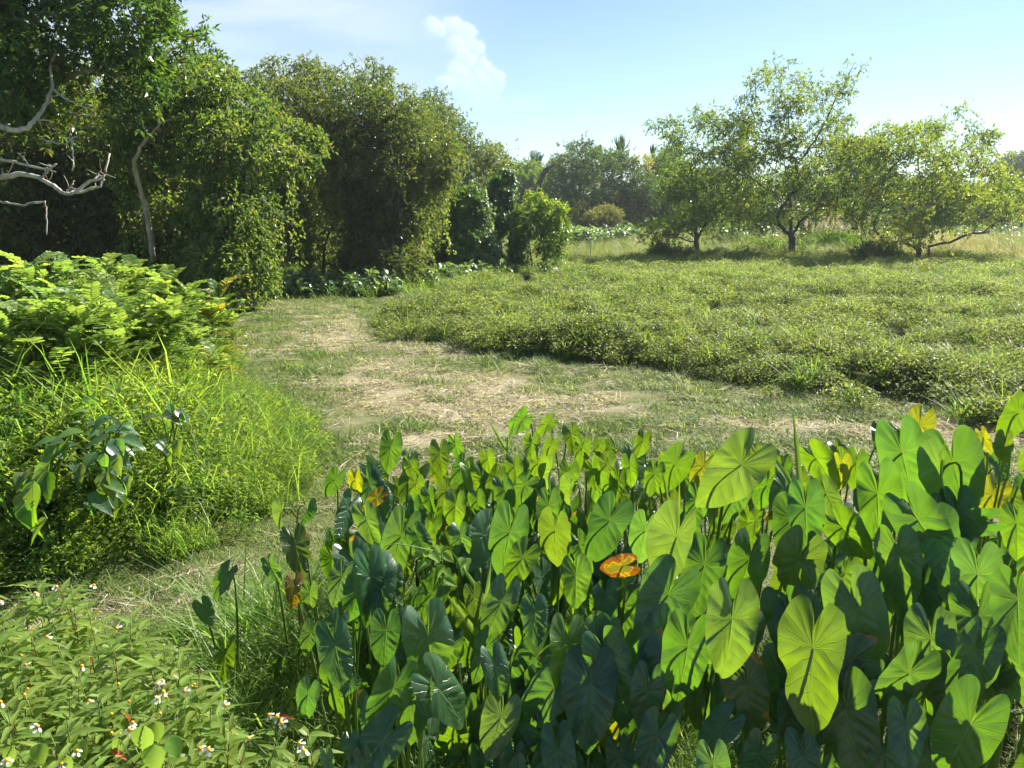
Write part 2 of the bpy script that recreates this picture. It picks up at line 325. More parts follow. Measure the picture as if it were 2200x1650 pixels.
M['treeE'] = leafmat('open_crown_leaves', (.06, .118, .024), (.14, .22, .052), .45, rough=.4, spec=.5, olive=(.22, .26, .05))
M['ivy'] = leafmat('ivy_leaves', (.045, .105, .028), (.10, .18, .05), .40, rough=.42, spec=.45)
M['yellow'] = leafmat('yellowing_leaves', (.15, .17, .03), (.27, .25, .05), .40, rough=.5)
M['palm'] = leafmat('palm_leaves', (.03, .06, .025), (.06, .10, .04), .3, rough=.4)
M['senna'] = leafmat('pinnate_leaflets', (.105, .175, .045), (.22, .31, .10), .52, rough=.42, spec=.4, tcol=(2.1, 2.05, .85))
M['bushy'] = leafmat('tan_bush_leaves', (.13, .14, .05), (.24, .24, .09), .35)
M['bark'] = barkmat('dark_bark', (.035, .027, .02), (.12, .095, .07), 5)
M['barkpale'] = barkmat('pale_bark', (.16, .13, .10), (.36, .31, .25), 5)
M['dead'] = barkmat('weathered_dead_wood', (.26, .23, .19), (.55, .50, .43), 9)
M['barkbrown'] = barkmat('brown_bark', (.09, .06, .04), (.22, .15, .10), 6)
M['taro'] = taromat('heart_leaf_blade')
M['stalk'] = plain('green_stalk', (.13, .20, .045), .4, .2, (.25, .4, .05))
M['stem'] = plain('weed_stem', (.13, .19, .05), .5)
M['redstem'] = plain('reddish_stem', (.22, .06, .03), .5)
M['wleaf'] = plain('daisy_weed_leaf', (.17, .255, .055), .40, .5, (.46, .58, .09))
M['bleaf'] = plain('broad_vine_leaf', (.14, .25, .045), .45, .5, (.36, .55, .06))
M['petal'] = plain('white_petal', (.82, .82, .78), .5, .3, (.8, .8, .75))
M['disc'] = plain('yellow_flower_disc', (.80, .42, .02), .6)
M['seed'] = plain('brown_seed_head', (.09, .055, .03), .8)
M['rustleaf'] = plain('red_withered_leaf', (.34, .09, .03), .6, .3, (.5, .12, .03))
M['plume'] = plain('grass_plume', (.55, .45, .33), .8, .4, (.6, .5, .36))
M['post'] = plain('white_post', (.75, .75, .72), .6)

# ------------------------------------------------------------------ ground
def groundmat():
    m, n, l = newmat('soil_and_thatch')
    d = n.new('ShaderNodeAttribute'); d.attribute_name = 'dry'
    t = n.new('ShaderNodeTexCoord')
    n1 = n.new('ShaderNodeTexNoise'); n1.inputs['Scale'].default_value = 9; n1.inputs['Detail'].default_value = 8; n1.inputs['Roughness'].default_value = .7; l.new(t.outputs['Object'], n1.inputs['Vector'])
    n2 = n.new('ShaderNodeTexNoise'); n2.inputs['Scale'].default_value = 70; n2.inputs['Detail'].default_value = 5; l.new(t.outputs['Object'], n2.inputs['Vector'])
    r1 = n.new('ShaderNodeValToRGB'); r1.color_ramp.elements[0].color = (.05, .075, .02, 1); r1.color_ramp.elements[1].color = (.12, .14, .045, 1); r1.color_ramp.elements[0].position = .3; r1.color_ramp.elements[1].position = .7; l.new(n2.outputs[0], r1.inputs[0])
    r2 = n.new('ShaderNodeValToRGB'); r2.color_ramp.elements[0].color = (.17, .14, .085, 1); r2.color_ramp.elements[1].color = (.46, .41, .29, 1); r2.color_ramp.elements[0].position = .3; r2.color_ramp.elements[1].position = .7; l.new(n2.outputs[0], r2.inputs[0])
    ad = n.new('ShaderNodeMath'); ad.operation = 'MULTIPLY_ADD'; l.new(n1.outputs[0], ad.inputs[0]); ad.inputs[1].default_value = 1.2; ad.inputs[2].default_value = -.6
    a2 = n.new('ShaderNodeMath'); a2.operation = 'ADD'; a2.use_clamp = True; l.new(d.outputs['Fac'], a2.inputs[0]); l.new(ad.outputs[0], a2.inputs[1])
    mx = n.new('ShaderNodeMix'); mx.data_type = 'RGBA'; l.new(a2.outputs[0], mx.inputs['Factor']); l.new(r1.outputs[0], mx.inputs['A']); l.new(r2.outputs[0], mx.inputs['B'])
    bp = n.new('ShaderNodeBump'); bp.inputs['Strength'].default_value = .8; bp.inputs['Distance'].default_value = .03; l.new(n2.outputs[0], bp.inputs['Height'])
    pb = n.new('ShaderNodeBsdfPrincipled'); l.new(mx.outputs['Result'], pb.inputs['Base Color']); pb.inputs['Roughness'].default_value = .95; pb.inputs['Specular IOR Level'].default_value = .1; l.new(bp.outputs[0], pb.inputs['Normal'])
    o = n.new('ShaderNodeOutputMaterial'); l.new(pb.outputs[0], o.inputs[0]); return m
def dryness(x, y):
    """how much of the mown turf is bleached straw"""
    a = .5*fbm(x, y*1.6, .45, 3, 4)+.5*fbm(np.asarray(x)*1.0+.4*np.asarray(y), y*2.6, 1.1, 13, 4)
    mown = sst(.0, .5, np.asarray(x)-bank_edge(y))*sst(.2, -.6, np.asarray(y)-vine_front(x))
    path = np.exp(-((np.asarray(x)+1.3-.28*(np.asarray(y)-9)*-.35)/1.9)**2)*sst(20, 15, y)
    d = .10+.80*sst(.47, .62, a+.07*path-.03)
    right = np.exp(-((np.asarray(x)-2.6)/1.7)**2-((np.asarray(y)-8.6)/1.2)**2)
    near = np.exp(-((np.asarray(x)+2.0)/.8)**2-((np.asarray(y)-4.9)/.7)**2)
    d = np.clip(d+.5*right*(a > .5)+.35*near*sst(.46, .58, a), 0, 1)
    return d*mown*sst(23, 17, y)
xs = np.concatenate([[-3000, -1200, -500, -200, -90, -60], np.arange(-40, 45.01, .4), [60, 90, 200, 500, 1200, 3000]])
ys = np.concatenate([[-1500, -400, -100, -30, -10, -4], np.arange(-2, 48.01, .35), [52, 60, 75, 100, 150, 250, 500, 1000, 2000, 4000]])
gx, gy = np.meshgrid(xs, ys); gzv = tz(gx, gy)
nx, ny = len(xs), len(ys)
ii = (np.arange(ny-1)[:, None]*nx+np.arange(nx-1)[None]).ravel()
gme = mesh_np('ground', np.stack([gx, gy, gzv], -1).reshape(-1, 3), np.stack([ii, ii+1, ii+nx+1, ii+nx], -1), {'dry': dryness(gx, gy).ravel()}, groundmat(), True)
tag(link('ground', gme), kind='structure')

# ------------------------------------------------------------------ scattered ground cover
PROTO = {}
def protos(key, meshes):
    c = bpy.data.collections.new('proto_'+key)
    for i, me in enumerate(meshes):
        o = bpy.data.objects.new('proto_%s_%02d' % (key, i), me); c.objects.link(o)
    PROTO[key] = (c, len(meshes))
def scatter(name, key, pts, scale, tint, label, cat, tilt=.12):
    c, k = PROTO[key]; n = len(pts)
    me = bpy.data.meshes.new(name); me.vertices.add(n); me.vertices.foreach_set('co', np.ascontiguousarray(pts, np.float32).ravel())
    rot = np.stack([RNG.normal(0, tilt, n), RNG.normal(0, tilt, n), RNG.uniform(0, 6.283, n)], -1)
    a = me.attributes.new('rot', 'FLOAT_VECTOR', 'POINT'); a.data.foreach_set('vector', np.ascontiguousarray(rot, np.float32).ravel())
    a = me.attributes.new('scl', 'FLOAT', 'POINT'); a.data.foreach_set('value', np.ascontiguousarray(np.broadcast_to(scale, n), np.float32))
    a = me.attributes.new('idx', 'INT', 'POINT'); a.data.foreach_set('value', RNG.integers(0, k, n).astype(np.int32))
    a = me.attributes.new('tint', 'FLOAT', 'POINT'); a.data.foreach_set('value', np.ascontiguousarray(np.broadcast_to(tint, n), np.float32))
    o = link(name, me); tag(o, label, cat, kind='stuff')
    g = bpy.data.node_groups.new('scatter_'+name, 'GeometryNodeTree')
    g.interface.new_socket('Geometry', in_out='INPUT', socket_type='NodeSocketGeometry'); g.interface.new_socket('Geometry', in_out='OUTPUT', socket_type='NodeSocketGeometry')
    gi = g.nodes.new('NodeGroupInput'); go = g.nodes.new('NodeGroupOutput')
    ci = g.nodes.new('GeometryNodeCollectionInfo'); ci.inputs['Collection'].default_value = c; ci.inputs['Separate Children'].default_value = True; ci.inputs['Reset Children'].default_value = True
    ip = g.nodes.new('GeometryNodeInstanceOnPoints'); ip.inputs['Pick Instance'].default_value = True
    def na(nm, tp):
        q = g.nodes.new('GeometryNodeInputNamedAttribute'); q.data_type = tp; q.inputs['Name'].default_value = nm; return q.outputs['Attribute']
    g.links.new(gi.outputs[0], ip.inputs['Points']); g.links.new(ci.outputs[0], ip.inputs['Instance'])
    g.links.new(na('idx', 'INT'), ip.inputs['Instance Index']); g.links.new(na('rot', 'FLOAT_VECTOR'), ip.inputs['Rotation']); g.links.new(na('scl', 'FLOAT'), ip.inputs['Scale'])
    g.links.new(ip.outputs[0], go.inputs[0])
    md = o.modifiers.new('scatter', 'NODES'); md.node_group = g
    return o
def blades(n, r, h0, h1, w, spread, mat, curl=1.0, flat=0.0):
    a = RNG.uniform(0, 6.283, n); q = np.sqrt(RNG.random(n))*r
    pos = np.stack([q*np.cos(a), q*np.sin(a), np.zeros(n)], -1)
    d = nrmz(np.stack([RNG.normal(0, spread, n), RNG.normal(0, spread, n), np.full(n, 1-flat)], -1))
    out = nrmz(np.stack([d[:, 0], d[:, 1], np.full(n, .05)], -1)); nr = np.cross(np.cross(d, out), d)+.2*rdir(n)
    T = BLADE[0].copy(); T[:, 2] *= curl
    V, Fc, k = leaves((T, BLADE[1]), pos, d, nr, RNG.uniform(h0, h1, n), w*RNG.uniform(.7, 1.3, n))
    return V, Fc, {'rnd': np.repeat(RNG.random(n), k)}
def mk(parts, mat, nm):
    V, Fc, A = join(parts); return mesh_np(nm, V, Fc, A, mat)
protos('mown', [mk([blades(70, .17, .025, .075, .0055, .75, None)], M['grass'], 'mown_tuft') for _ in range(6)])
protos('mownfar', [mk([blades(44, .19, .03, .09, .011, .75, None)], M['grass'], 'mown_tuft') for _ in range(6)])
protos('strawfar', [mk([blades(34, .2, .07, .2, .008, 1.0, None, .4, .88)], M['straw'], 'straw_wisp') for _ in range(5)])
protos('rough', [mk([blades(60, .16, .07, .17, .006, .55, None, 1.2)], M['grass'], 'rough_tuft') for _ in range(5)])
protos('straw', [mk([blades(55, .18, .06, .19, .0042, 1.0, None, .4, .88)], M['straw'], 'straw_wisp') for _ in range(5)])
protos('tall', [mk([blades(34, .12, .22, .62, .009, .36, None, 1.5)], M['grassy'], 'tall_tuft') for _ in range(6)])
protos('arch', [mk([blades(14, .05, .45, .85, .012, .42, None, 2.2)], M['grassy'], 'arching_tuft') for _ in range(4)])
protos('field', [mk([blades(40, .25, .4, 1.0, .013, .26, None, 1.3)], M['meadow'], 'field_tuft') for _ in range(5)])
def leafclump(n, r, h, l0, l1, asp, mat, nm, tmpl=LEAF4, up=.75, stems=0):
    a = RNG.uniform(0, 6.283, n); q = np.sqrt(RNG.random(n))*r
    z = h*(1-(q/r)**2*.45)*RNG.beta(2.6, 1.1, n)
    pos = np.stack([q*np.cos(a), q*np.sin(a), z], -1)
    d = rdir(n); d[:, 2] = d[:, 2]*.5-.12; nr = nrmz(rdir(n)*(1-up)*1.5+np.array([0, 0, up]))
    ln = RNG.uniform(l0, l1, n)
    V, Fc, k = leaves(tmpl, pos, d, nr, ln, ln*asp)
    parts = [(V, Fc, {'rnd': np.repeat(np.clip(RNG.normal(.5, .25, n), 0, 1), k)})]
    for i in range(stems):
        e = pos[i]; p = np.array([e[0]*.35, e[1]*.35, 0.])
        tv, tf = tube(bez(p, np.array([e[0]*.5, e[1]*.5, e[2]*.8]), e, 4), .0025, 3); parts.append((tv, tf, {'rnd': np.full(len(tv), .6)}))
    return mk(parts, mat, nm)
protos('vine', [leafclump(150, .26, .30, .03, .062, .62, M['vine'], 'creeper_clump', LEAF4, .62, 14) for _ in range(6)])
protos('weed', [leafclump(150, .17, .32, .022, .055, .42, M['weed'], 'weed_clump', LEAF6, .6, 16) for _ in range(6)])
protos('broad', [leafclump(46, .30, .55, .11, .21, .78, M['broad'], 'broadleaf_clump', LEAF6, .72, 14) for _ in range(5)])

def region(x0, x1, y0, y1, dens):
    n = int((x1-x0)*(y1-y0)*dens); x = RNG.uniform(x0, x1, n); y = RNG.uniform(y0, y1, n); return x, y
def in_view(x, y, z=0.0, m=1.18):
    v = np.stack([x, y, np.broadcast_to(z, np.shape(x))-HC], -1); dep = v[..., 1]*CP-v[..., 2]*SP
    return (np.abs(v[..., 0]) < dep*.65*m+.8)
def taro_area(x, y):
    xl = np.interp(y, [1.4, 2.4, 3.2, 3.9, 4.6, 5.1], [.1, -.15, -.7, -1.0, -.9, -.5])
    return (x > xl) & (y > 1.5) & (y < np.interp(x, [-1, 0, 1.5, 3, 4.5], [4.9, 5.2, 5.1, 4.7, 4.4]))
# mown turf, density falling with distance
for (y0, y1, dn) in ((3.2, 7, 50), (7, 11, 30), (11, 17, 18), (17, 26, 10)):
    x, y = region(-14, 8, y0, y1, dn)
    k = in_view(x, y) & (x > bank_edge(y)-.3) & (y < vine_front(x)+.8) & ~((y < 4.4) & (x < -1.5) & (y < 3.4))
    x, y = x[k], y[k]; dr = dryness(x, y); keep = RNG.random(len(x)) < 1-.55*dr
    pts = np.stack([x, y, tz(x, y)-.004], -1)
    s = RNG.uniform(.75, 1.3, len(x))*(1+.035*max(0, y0-7))
    tn = np.clip(dr*RNG.uniform(.5, 1.2, len(x))+RNG.normal(.12, .14, len(x)), 0, .95)
    if y0 < 5: scatter('mown_grass', 'mown', pts[keep], s[keep], tn[keep], 'short mown green grass of the clearing with bleached patches', 'grass')
    else: scatter('mown_grass', 'mownfar', pts[keep], s[keep], tn[keep], 'short mown green grass of the clearing with bleached patches', 'grass')
    st = RNG.random(len(x)) < .06+.75*dr
    scatter('dry_straw', 'straw' if y0 < 5 else 'strawfar', pts[st]+[0, 0, .012], s[st]*1.05, 0, 'pale dry clippings lying on the mown clearing', 'straw')
    rg = (fbm(x, y, 1.3, 9) > .50) & (dr < .75) & (RNG.random(len(x)) < .6)
    scatter('rough_grass', 'rough', pts[rg], s[rg]*RNG.uniform(.6, 1.15, rg.sum()), np.clip(RNG.normal(.02, .10, rg.sum()), 0, .4), 'longer rough grass tufts left between mown strips', 'grass')
# creeper field
for (y0, y1, dn) in ((8, 14, 40), (14, 20, 25), (20, 28, 14), (28, 39, 8)):
    x, y = region(-6, 26, y0, y1, dn)
    edge = np.minimum(y-vine_front(x), (x-vine_left(y))*1.2)+(fbm(x, y, .55, 21)-.5)*3.0+(fbm(x, y, 2.2, 23)-.5)*1.6
    k = in_view(x, y) & (edge > 0); x, y, edge = x[k], y[k], edge[k]
    hump = fbm(x, y, .42, 31)
    hump = .6*hump+.4*fbm(x, y, 1.3, 33); low = ((hump < .43) & (RNG.random(len(x)) < .75)) | (RNG.random(len(x)) < .45*sst(20, 30, y))
    x, y, edge, hump = x[~low], y[~low], edge[~low], hump[~low]
    z = tz(x, y)+sst(0, 1.2, edge)*np.clip(hump-.36, 0, 1)*.8
    s = RNG.uniform(.55, 1.2, len(x))*(1+.018*(y0-8))*(.70+.5*hump)
    tn = np.clip(sst(13, 26, y)*.35+fbm(x, y, .45, 44)*1.1-.38+RNG.normal(0, .16, len(x)), 0, .9)
    scatter('creeper_cover', 'vine', np.stack([x, y, z], -1), s, tn, 'low creeping leafy ground cover spread over the open field', 'creeper')
    g = RNG.random(len(x)) < .14+.75*sst(17, 28, y)
    scatter('field_grass', 'tall', np.stack([x, y, z], -1)[g], RNG.uniform(.7, 1.1, g.sum()), np.clip(RNG.normal(.15, .15, g.sum()), 0, .7), 'thin grass standing up through the field creeper', 'grass')
# left bank: tall grass and leafy weeds
for (y0, y1, dn) in ((3.9, 8, 42), (8, 14, 30)):
    x, y = region(-9.5, -1.2, y0, y1, dn)
    e = bank_edge(y)-x+(fbm(x, y, 1.1, 51)-.5)*.7
    k = in_view(x, y, .5) & (e > 0) & ~((y < 5.1) & (x > -2.9)); x, y, e = x[k], y[k], e[k]
    pts = np.stack([x, y, tz(x, y)], -1); hg = (.8+.5*sst(0, 1.6, e))*(1+.28*sst(5.2, 6.8, y)*sst(.5, 1.6, e))
    t = RNG.random(len(x)); pa = fbm(x, y, .8, 61)
    a = t < .42
    scatter('bank_grass', 'tall', pts[a], (hg*RNG.uniform(.7, 1.2, len(x))*(.7+.6*pa))[a], np.clip(RNG.normal(.06, .12, a.sum()), 0, .6), 'lush tall green grass covering the bank on the left', 'grass')
    a = (t > .18) & (t < .95)
    scatter('bank_weeds', 'weed', pts[a], (hg*RNG.uniform(.8, 1.25, len(x)))[a], np.clip(RNG.normal(.2, .2, a.sum()), 0, .9), 'dense small leaved weeds tangled in the bank grass', 'weeds')
    a = t > .97
    scatter('arching_grass', 'arch', pts[a], (hg*RNG.uniform(.6, .95, len(x)))[a], np.clip(RNG.normal(.08, .15, a.sum()), 0, .6), 'arching long grass blades rising from the bank', 'grass')
# shaded grass left of the heart leaves and the verge under the daisy weeds
x, y = region(-4.2, 2.6, 1.7, 4.2, 75); k = in_view(x, y) & ((x < .9) | (RNG.random(len(x)) < .3)) & (y > 1.9); x, y = x[k], y[k]
pts = np.stack([x, y, tz(x, y)], -1); t = RNG.random(len(x))
near = sst(3.7, 3.0, y)
a = t < .8
sh = np.exp(-((x+.9)/.75)**2-((y-3.4)/.7)**2)
scatter('verge_grass', 'rough', pts[a], (.8+.9*near*RNG.random(len(x))+.9*sh*RNG.random(len(x)))[a], np.clip(RNG.normal(.05, .1, a.sum()), 0, .5), 'deep green verge grass beside the heart leaved patch', 'grass')
a = (t > .82) & (x < -.2)
scatter('verge_weeds', 'weed', pts[a], (.45+.75*near*RNG.random(len(x)))[a], np.clip(RNG.normal(.15, .15, a.sum()), 0, .6), 'leafy undergrowth beneath the daisy weeds', 'weeds')
x, y = region(-2.2, .9, 2.0, 4.7, 150); k = (RNG.random(len(x)) < np.exp(-(np.maximum(0, np.interp(y, [2, 3.2, 4.6], [-1.0, -1.5, -1.15])-x)/.22)**2)*sst(4.7, 4.2, y)) ; x, y = x[k], y[k]
pts = np.stack([x, y, tz(x, y)], -1)
scatter('shaded_grass', 'tall', pts, RNG.uniform(.5, .95, len(x))*(1+.45*np.exp(-((x+1.35)/.4)**2-((y-3.8)/.6)**2)), np.clip(RNG.normal(.0, .08, len(x)), 0, .3), 'long dark green grass in the shade left of the heart leaves', 'grass')
# rough field beneath and behind the open trees, out to the far trees
for (y0, y1, dn, sc_) in ((34.5, 46, 5.0, 1.0), (46, 75, 1.8, 1.35)):
    x, y = region(-8, 42, y0, y1, dn); k = in_view(x, y) & (y > 34.5+fbm(x, y, .2, 71)*3) ; x, y = x[k], y[k]
    pts = np.stack([x, y, tz(x, y)], -1); tn = np.clip(sst(14, 22, x)*.4+fbm(x, y, .25, 81)*.6-.22, 0, .7)
    scatter('meadow_grass', 'field', pts, sc_*RNG.uniform(.7, 1.25, len(x))*(.55+.45*sst(2, 12, x)), tn, 'tall meadow grass under and behind the open crowned trees', 'grass')
# thin grass under the left trees
x, y = region(-14, -1.5, 19, 33, 6); k = in_view(x, y) & (y > 21+fbm(x, y, .3, 5)*4); x, y = x[k], y[k]
scatter('understory_grass', 'tall', np.stack([x, y, tz(x, y)], -1), RNG.uniform(.6, 1.3, len(x)), np.clip(RNG.normal(.05, .1, len(x)), 0, .5), 'long green grass along the foot of the dark trees', 'grass')

# ------------------------------------------------------------------ trees
def in_poly(poly, x, y):
    poly = np.asarray(poly, float); x = np.asarray(x, float); y = np.asarray(y, float); c = np.zeros(x.shape, bool); j = len(poly)-1
    for i in range(len(poly)):
        xi, yi = poly[i]; xj, yj = poly[j]
        c ^= ((yi > y) != (yj > y)) & (x < (xj-xi)*(y-yi)/(yj-yi+1e-9)+xi); j = i
    return c
def edge_dist(poly, x, y):
    poly = np.asarray(poly, float); p = np.stack([x, y], -1); best = np.full(len(p), 1e9)
    for i in range(len(poly)):
        a = poly[i-1]; b = poly[i]; t = np.clip(((p-a)@(b-a))/max(((b-a)@(b-a)), 1e-9), 0, 1)
        best = np.minimum(best, np.linalg.norm(p-(a+t[:, None]*(b-a)), axis=1))
    return best
def clumps_in(poly, d0, T, r0, r1, n, back=.3, flat=.8):
    """leaf clumps filling a crown whose outline (seen from the viewer) is poly; the crown is T deep either side of d0"""
    poly = np.asarray(poly, float); q = []
    for i in range(len(poly)):                                        # break the outline into uneven lobes
        a_, b_ = poly[i-1], poly[i]; m_ = max(1, int(np.linalg.norm(b_-a_)/(r1*.9)))
        for s_ in range(m_): q.append(a_+(b_-a_)*(s_+RNG.uniform(.1, .9))/m_+RNG.normal(0, r1*.26, 2))
    poly = np.array(q); lo = poly.min(0); hi = poly.max(0); out = []; tries = 0; n = int(n*1.0)
    while len(out) < n and tries < n*60:
        tries += 1
        x, y = RNG.uniform(lo, hi); r = RNG.uniform(r0, r1)
        if not in_poly(poly, np.array([x]), np.array([y]))[0]: continue
        e = edge_dist(poly, np.array([x]), np.array([y]))[0]
        if e < r*.45: r = max(r0*.5, e/.45)
        if any((x-a)**2+(y-b)**2 < (.52*(r+c))**2 and abs(bk-(0)) < 1 for a, b, c, bk, *_ in out) and RNG.random() < .8: continue
        em = min(1, e/(.32*min(hi-lo))); bulge = math.sqrt(max(0, 1-(1-em)**2))
        bk = RNG.random() < back
        dep = d0+(T*bulge*RNG.uniform(.2, 1) if bk else -T*bulge*RNG.uniform(.45, 1.15))
        out.append((x, y, r, 2 if bk else 0, dep))
    return [(P(x, y, dep), np.array([1, 1, flat])*(r*dep/F)) for x, y, r, bk, dep in out]
def sprays(clumps, dens, L0, k, ll, asp, mat, nm, droop=.15, shell=.45, tmpl=LEAF4, tint=None, up=.45):
    """leafy sprays: every clump carries short shoots with k leaves each"""
    C = np.array([c for c, r in clumps]); Rr = np.array([r for c, r in clumps])
    cnt = np.maximum(3, (dens*2.5*Rr[:, 0]*Rr[:, 2]*4*np.exp(RNG.normal(-.12, .5, len(C)))).astype(int)); idx = np.repeat(np.arange(len(C)), cnt); n = len(idx)
    u = rdir(n); q = (shell+(1-shell)*RNG.random(n)**.6)[:, None]; wild = RNG.random(n) < .09; q = q*np.where(wild, RNG.uniform(1.1, 1.6, n), 1)[:, None]
    p = C[idx]+u*q*Rr[idx]*RNG.uniform(.85, 1.12, n)[:, None]
    d = nrmz(u*.9+.75*rdir(n)+np.array([0, 0, .25-droop*2])); Ln = L0*RNG.uniform(.6, 1.4, n)
    tone = np.clip(RNG.normal(.45, .2, n)+.22*RNG.normal(size=len(C))[idx], 0, 1)
    s = RNG.random((n, k)); base = p[:, None]+d[:, None]*(s*Ln[:, None])[..., None]; base[..., 2] -= droop*(s**2)*Ln[:, None]
    base = base.reshape(-1, 3); N_ = n*k
    sd = nrmz(np.repeat(d, k, 0)*.7+rdir(N_)*.9+np.array([0, 0, -droop])); nr = nrmz(rdir(N_)*(1-up)+np.array([0, 0, up])+.15*np.repeat(u, k, 0))
    l_ = ll*RNG.uniform(.65, 1.3, N_)
    V, Fc, kk = leaves(tmpl, base, sd, nr, l_, l_*asp)
    rn = np.clip(np.repeat(tone, k)+RNG.normal(0, .14, N_), 0, 1)
    return mesh_np(nm, V, Fc, {'rnd': np.repeat(rn, kk)}, mat), p, d, Ln
def skeleton(trunks, clumps, nmax, rbase, mat, root, jitter=.18, tipr=.012, limbname='limb', up=.55, twigs=None, bend=.12):
    """trunk polylines plus a curved limb to each clump; limbs become parts of their own"""
    pos = []; par = []; lim = []
    for tr in trunks:
        tr = np.asarray(tr, float); pts = [tr[0]]
        for a, b in zip(tr[:-1], tr[1:]):
            m = max(2, int(np.linalg.norm(b-a)/.35)); pts += [a+(b-a)*t for t in np.linspace(0, 1, m+1)[1:]]
        pts = np.array(pts); pts[1:-1] += RNG.normal(0, .025, (len(pts)-2, 3))
        st = -1
        if pos:
            dd = np.linalg.norm(np.array(pos)-pts[0], axis=1)
            if dd.min() < .6: st = int(dd.argmin())
        for i, q in enumerate(pts):
            pos.append(q); par.append(st if i == 0 else len(pos)-2); lim.append(-1)
    base = np.array(pos[0]); order = sorted(clumps, key=lambda c: np.linalg.norm(c[0]-base))
    if len(order) > nmax: order = [order[int(i)] for i in np.linspace(0, len(order)-1, nmax)]
    nl = 0
    for c, r in order:
        A = np.array(pos); dv = c-A; ds = np.linalg.norm(dv, axis=1); cost = ds+1.4*np.maximum(0, .25*ds-dv[:, 2])+(np.array(lim) < 0)*.15*ds*(A[:, 2] < base[2]+.9)
        cost = cost+(A[:, 2] < base[2]+.5)*2.0
        i = int(cost.argmin()); a = A[i]; ln = ds[i]
        if ln < .25: continue
        pdir = nrmz(A[i]-A[par[i]]) if par[i] >= 0 else np.array([0, 0, 1.])
        ctrl = a+ln*.45*nrmz(pdir*.5+nrmz(dv[i])*.8+np.array([0, 0, up*.4]))+RNG.normal(0, jitter*ln*.5, 3)
        m = max(3, int(ln/.3)); pts = bez(a, ctrl, c+RNG.normal(0, .1, 3)*r, m+1)[1:]
        pts[:-1] += RNG.normal(0, bend*.25, (len(pts)-1, 3))*min(1, ln)
        li = lim[i]
        if li < 0: li = nl; nl += 1
        for j, q in enumerate(pts):
            pos.append(q); par.append(i if j == 0 else len(pos)-2); lim.append(li)
    pos = np.array(pos); n = len(pos); kids = [[] for _ in range(n)]
    for i, p_ in enumerate(par):
        if p_ >= 0: kids[p_].append(i)
    rad = np.zeros(n)
    for i in range(n-1, -1, -1):
        rad[i] = tipr if not kids[i] else sum(rad[c]**2.25 for c in kids[i])**(1/2.25)
    gam = math.log(rbase/tipr)/math.log(max(rad[0]/tipr, 1.5)); rad = np.minimum(tipr*(rad/tipr)**min(max(gam, .6), 1.5), rbase)
    # chains
    groups = {}
    starts = [(i, None) for i in range(n) if par[i] < 0]
    while starts:
        i, frm = starts.pop(); ch = [i] if frm is None else [frm, i]
        while kids[ch[-1]]:
            ks = sorted(kids[ch[-1]], key=lambda q: (-(lim[q] < 0), -rad[q])); 
            if frm is None or lim[ks[0]] == lim[ch[-1]]: nxt = ks[0]
            else: nxt = ks[0]
            if lim[ch[-1]] < 0 and lim[nxt] >= 0:
                for q in ks: starts.append((q, ch[-1]))
                break
            for q in ks[1:]: starts.append((q, ch[-1]))
            ch.append(nxt)
        if len(ch) < 2: continue
        rr = rad[ch].copy()
        if frm is not None: rr[0] = min(rr[0], rr[1]*1.15)
        V, T = tube(pos[ch], rr, 7 if rr.max() > .05 else 5)
        groups.setdefault(lim[ch[-1]], []).append((V, T, {}))
    big = []
    for k, parts in groups.items():
        V, T, _ = join(parts)
        if k < 0:
            if len(trunks) and root is not None:
                child('trunk', mesh_np('trunk', V, T, None, mat, True), root)
        else: big.append((len(V), V, T))
    big.sort(key=lambda t: -t[0])
    for q, (_, V, T) in enumerate(big):
        child(limbname, mesh_np(limbname, V, T, None, mat, True), root)
    return pos
def twigmesh(p, d, Ln, pick, mat, root, r=.006, ext=1.0):
    k = RNG.random(len(p)) < pick; a = p[k]-d[k]*Ln[k][:, None]*.6*ext; b = p[k]+d[k]*Ln[k][:, None]*.9*ext+RNG.normal(0, .04*(ext-1), (k.sum(), 3))
    side = nrmz(np.cross(d[k], np.array([.2, .3, .9]))); s2 = np.cross(d[k], side)
    V = np.stack([a+side*r, a-side*.5*r+s2*.87*r, a-side*.5*r-s2*.87*r, b], 1).reshape(-1, 3)
    Fc = (np.array([[0, 1, 3], [1, 2, 3], [2, 0, 3]])[None]+(np.arange(k.sum())*4)[:, None, None]).reshape(-1, 3)
    child('twigs', mesh_np('twigs', V, Fc, None, mat), root)['kind'] = 'stuff'
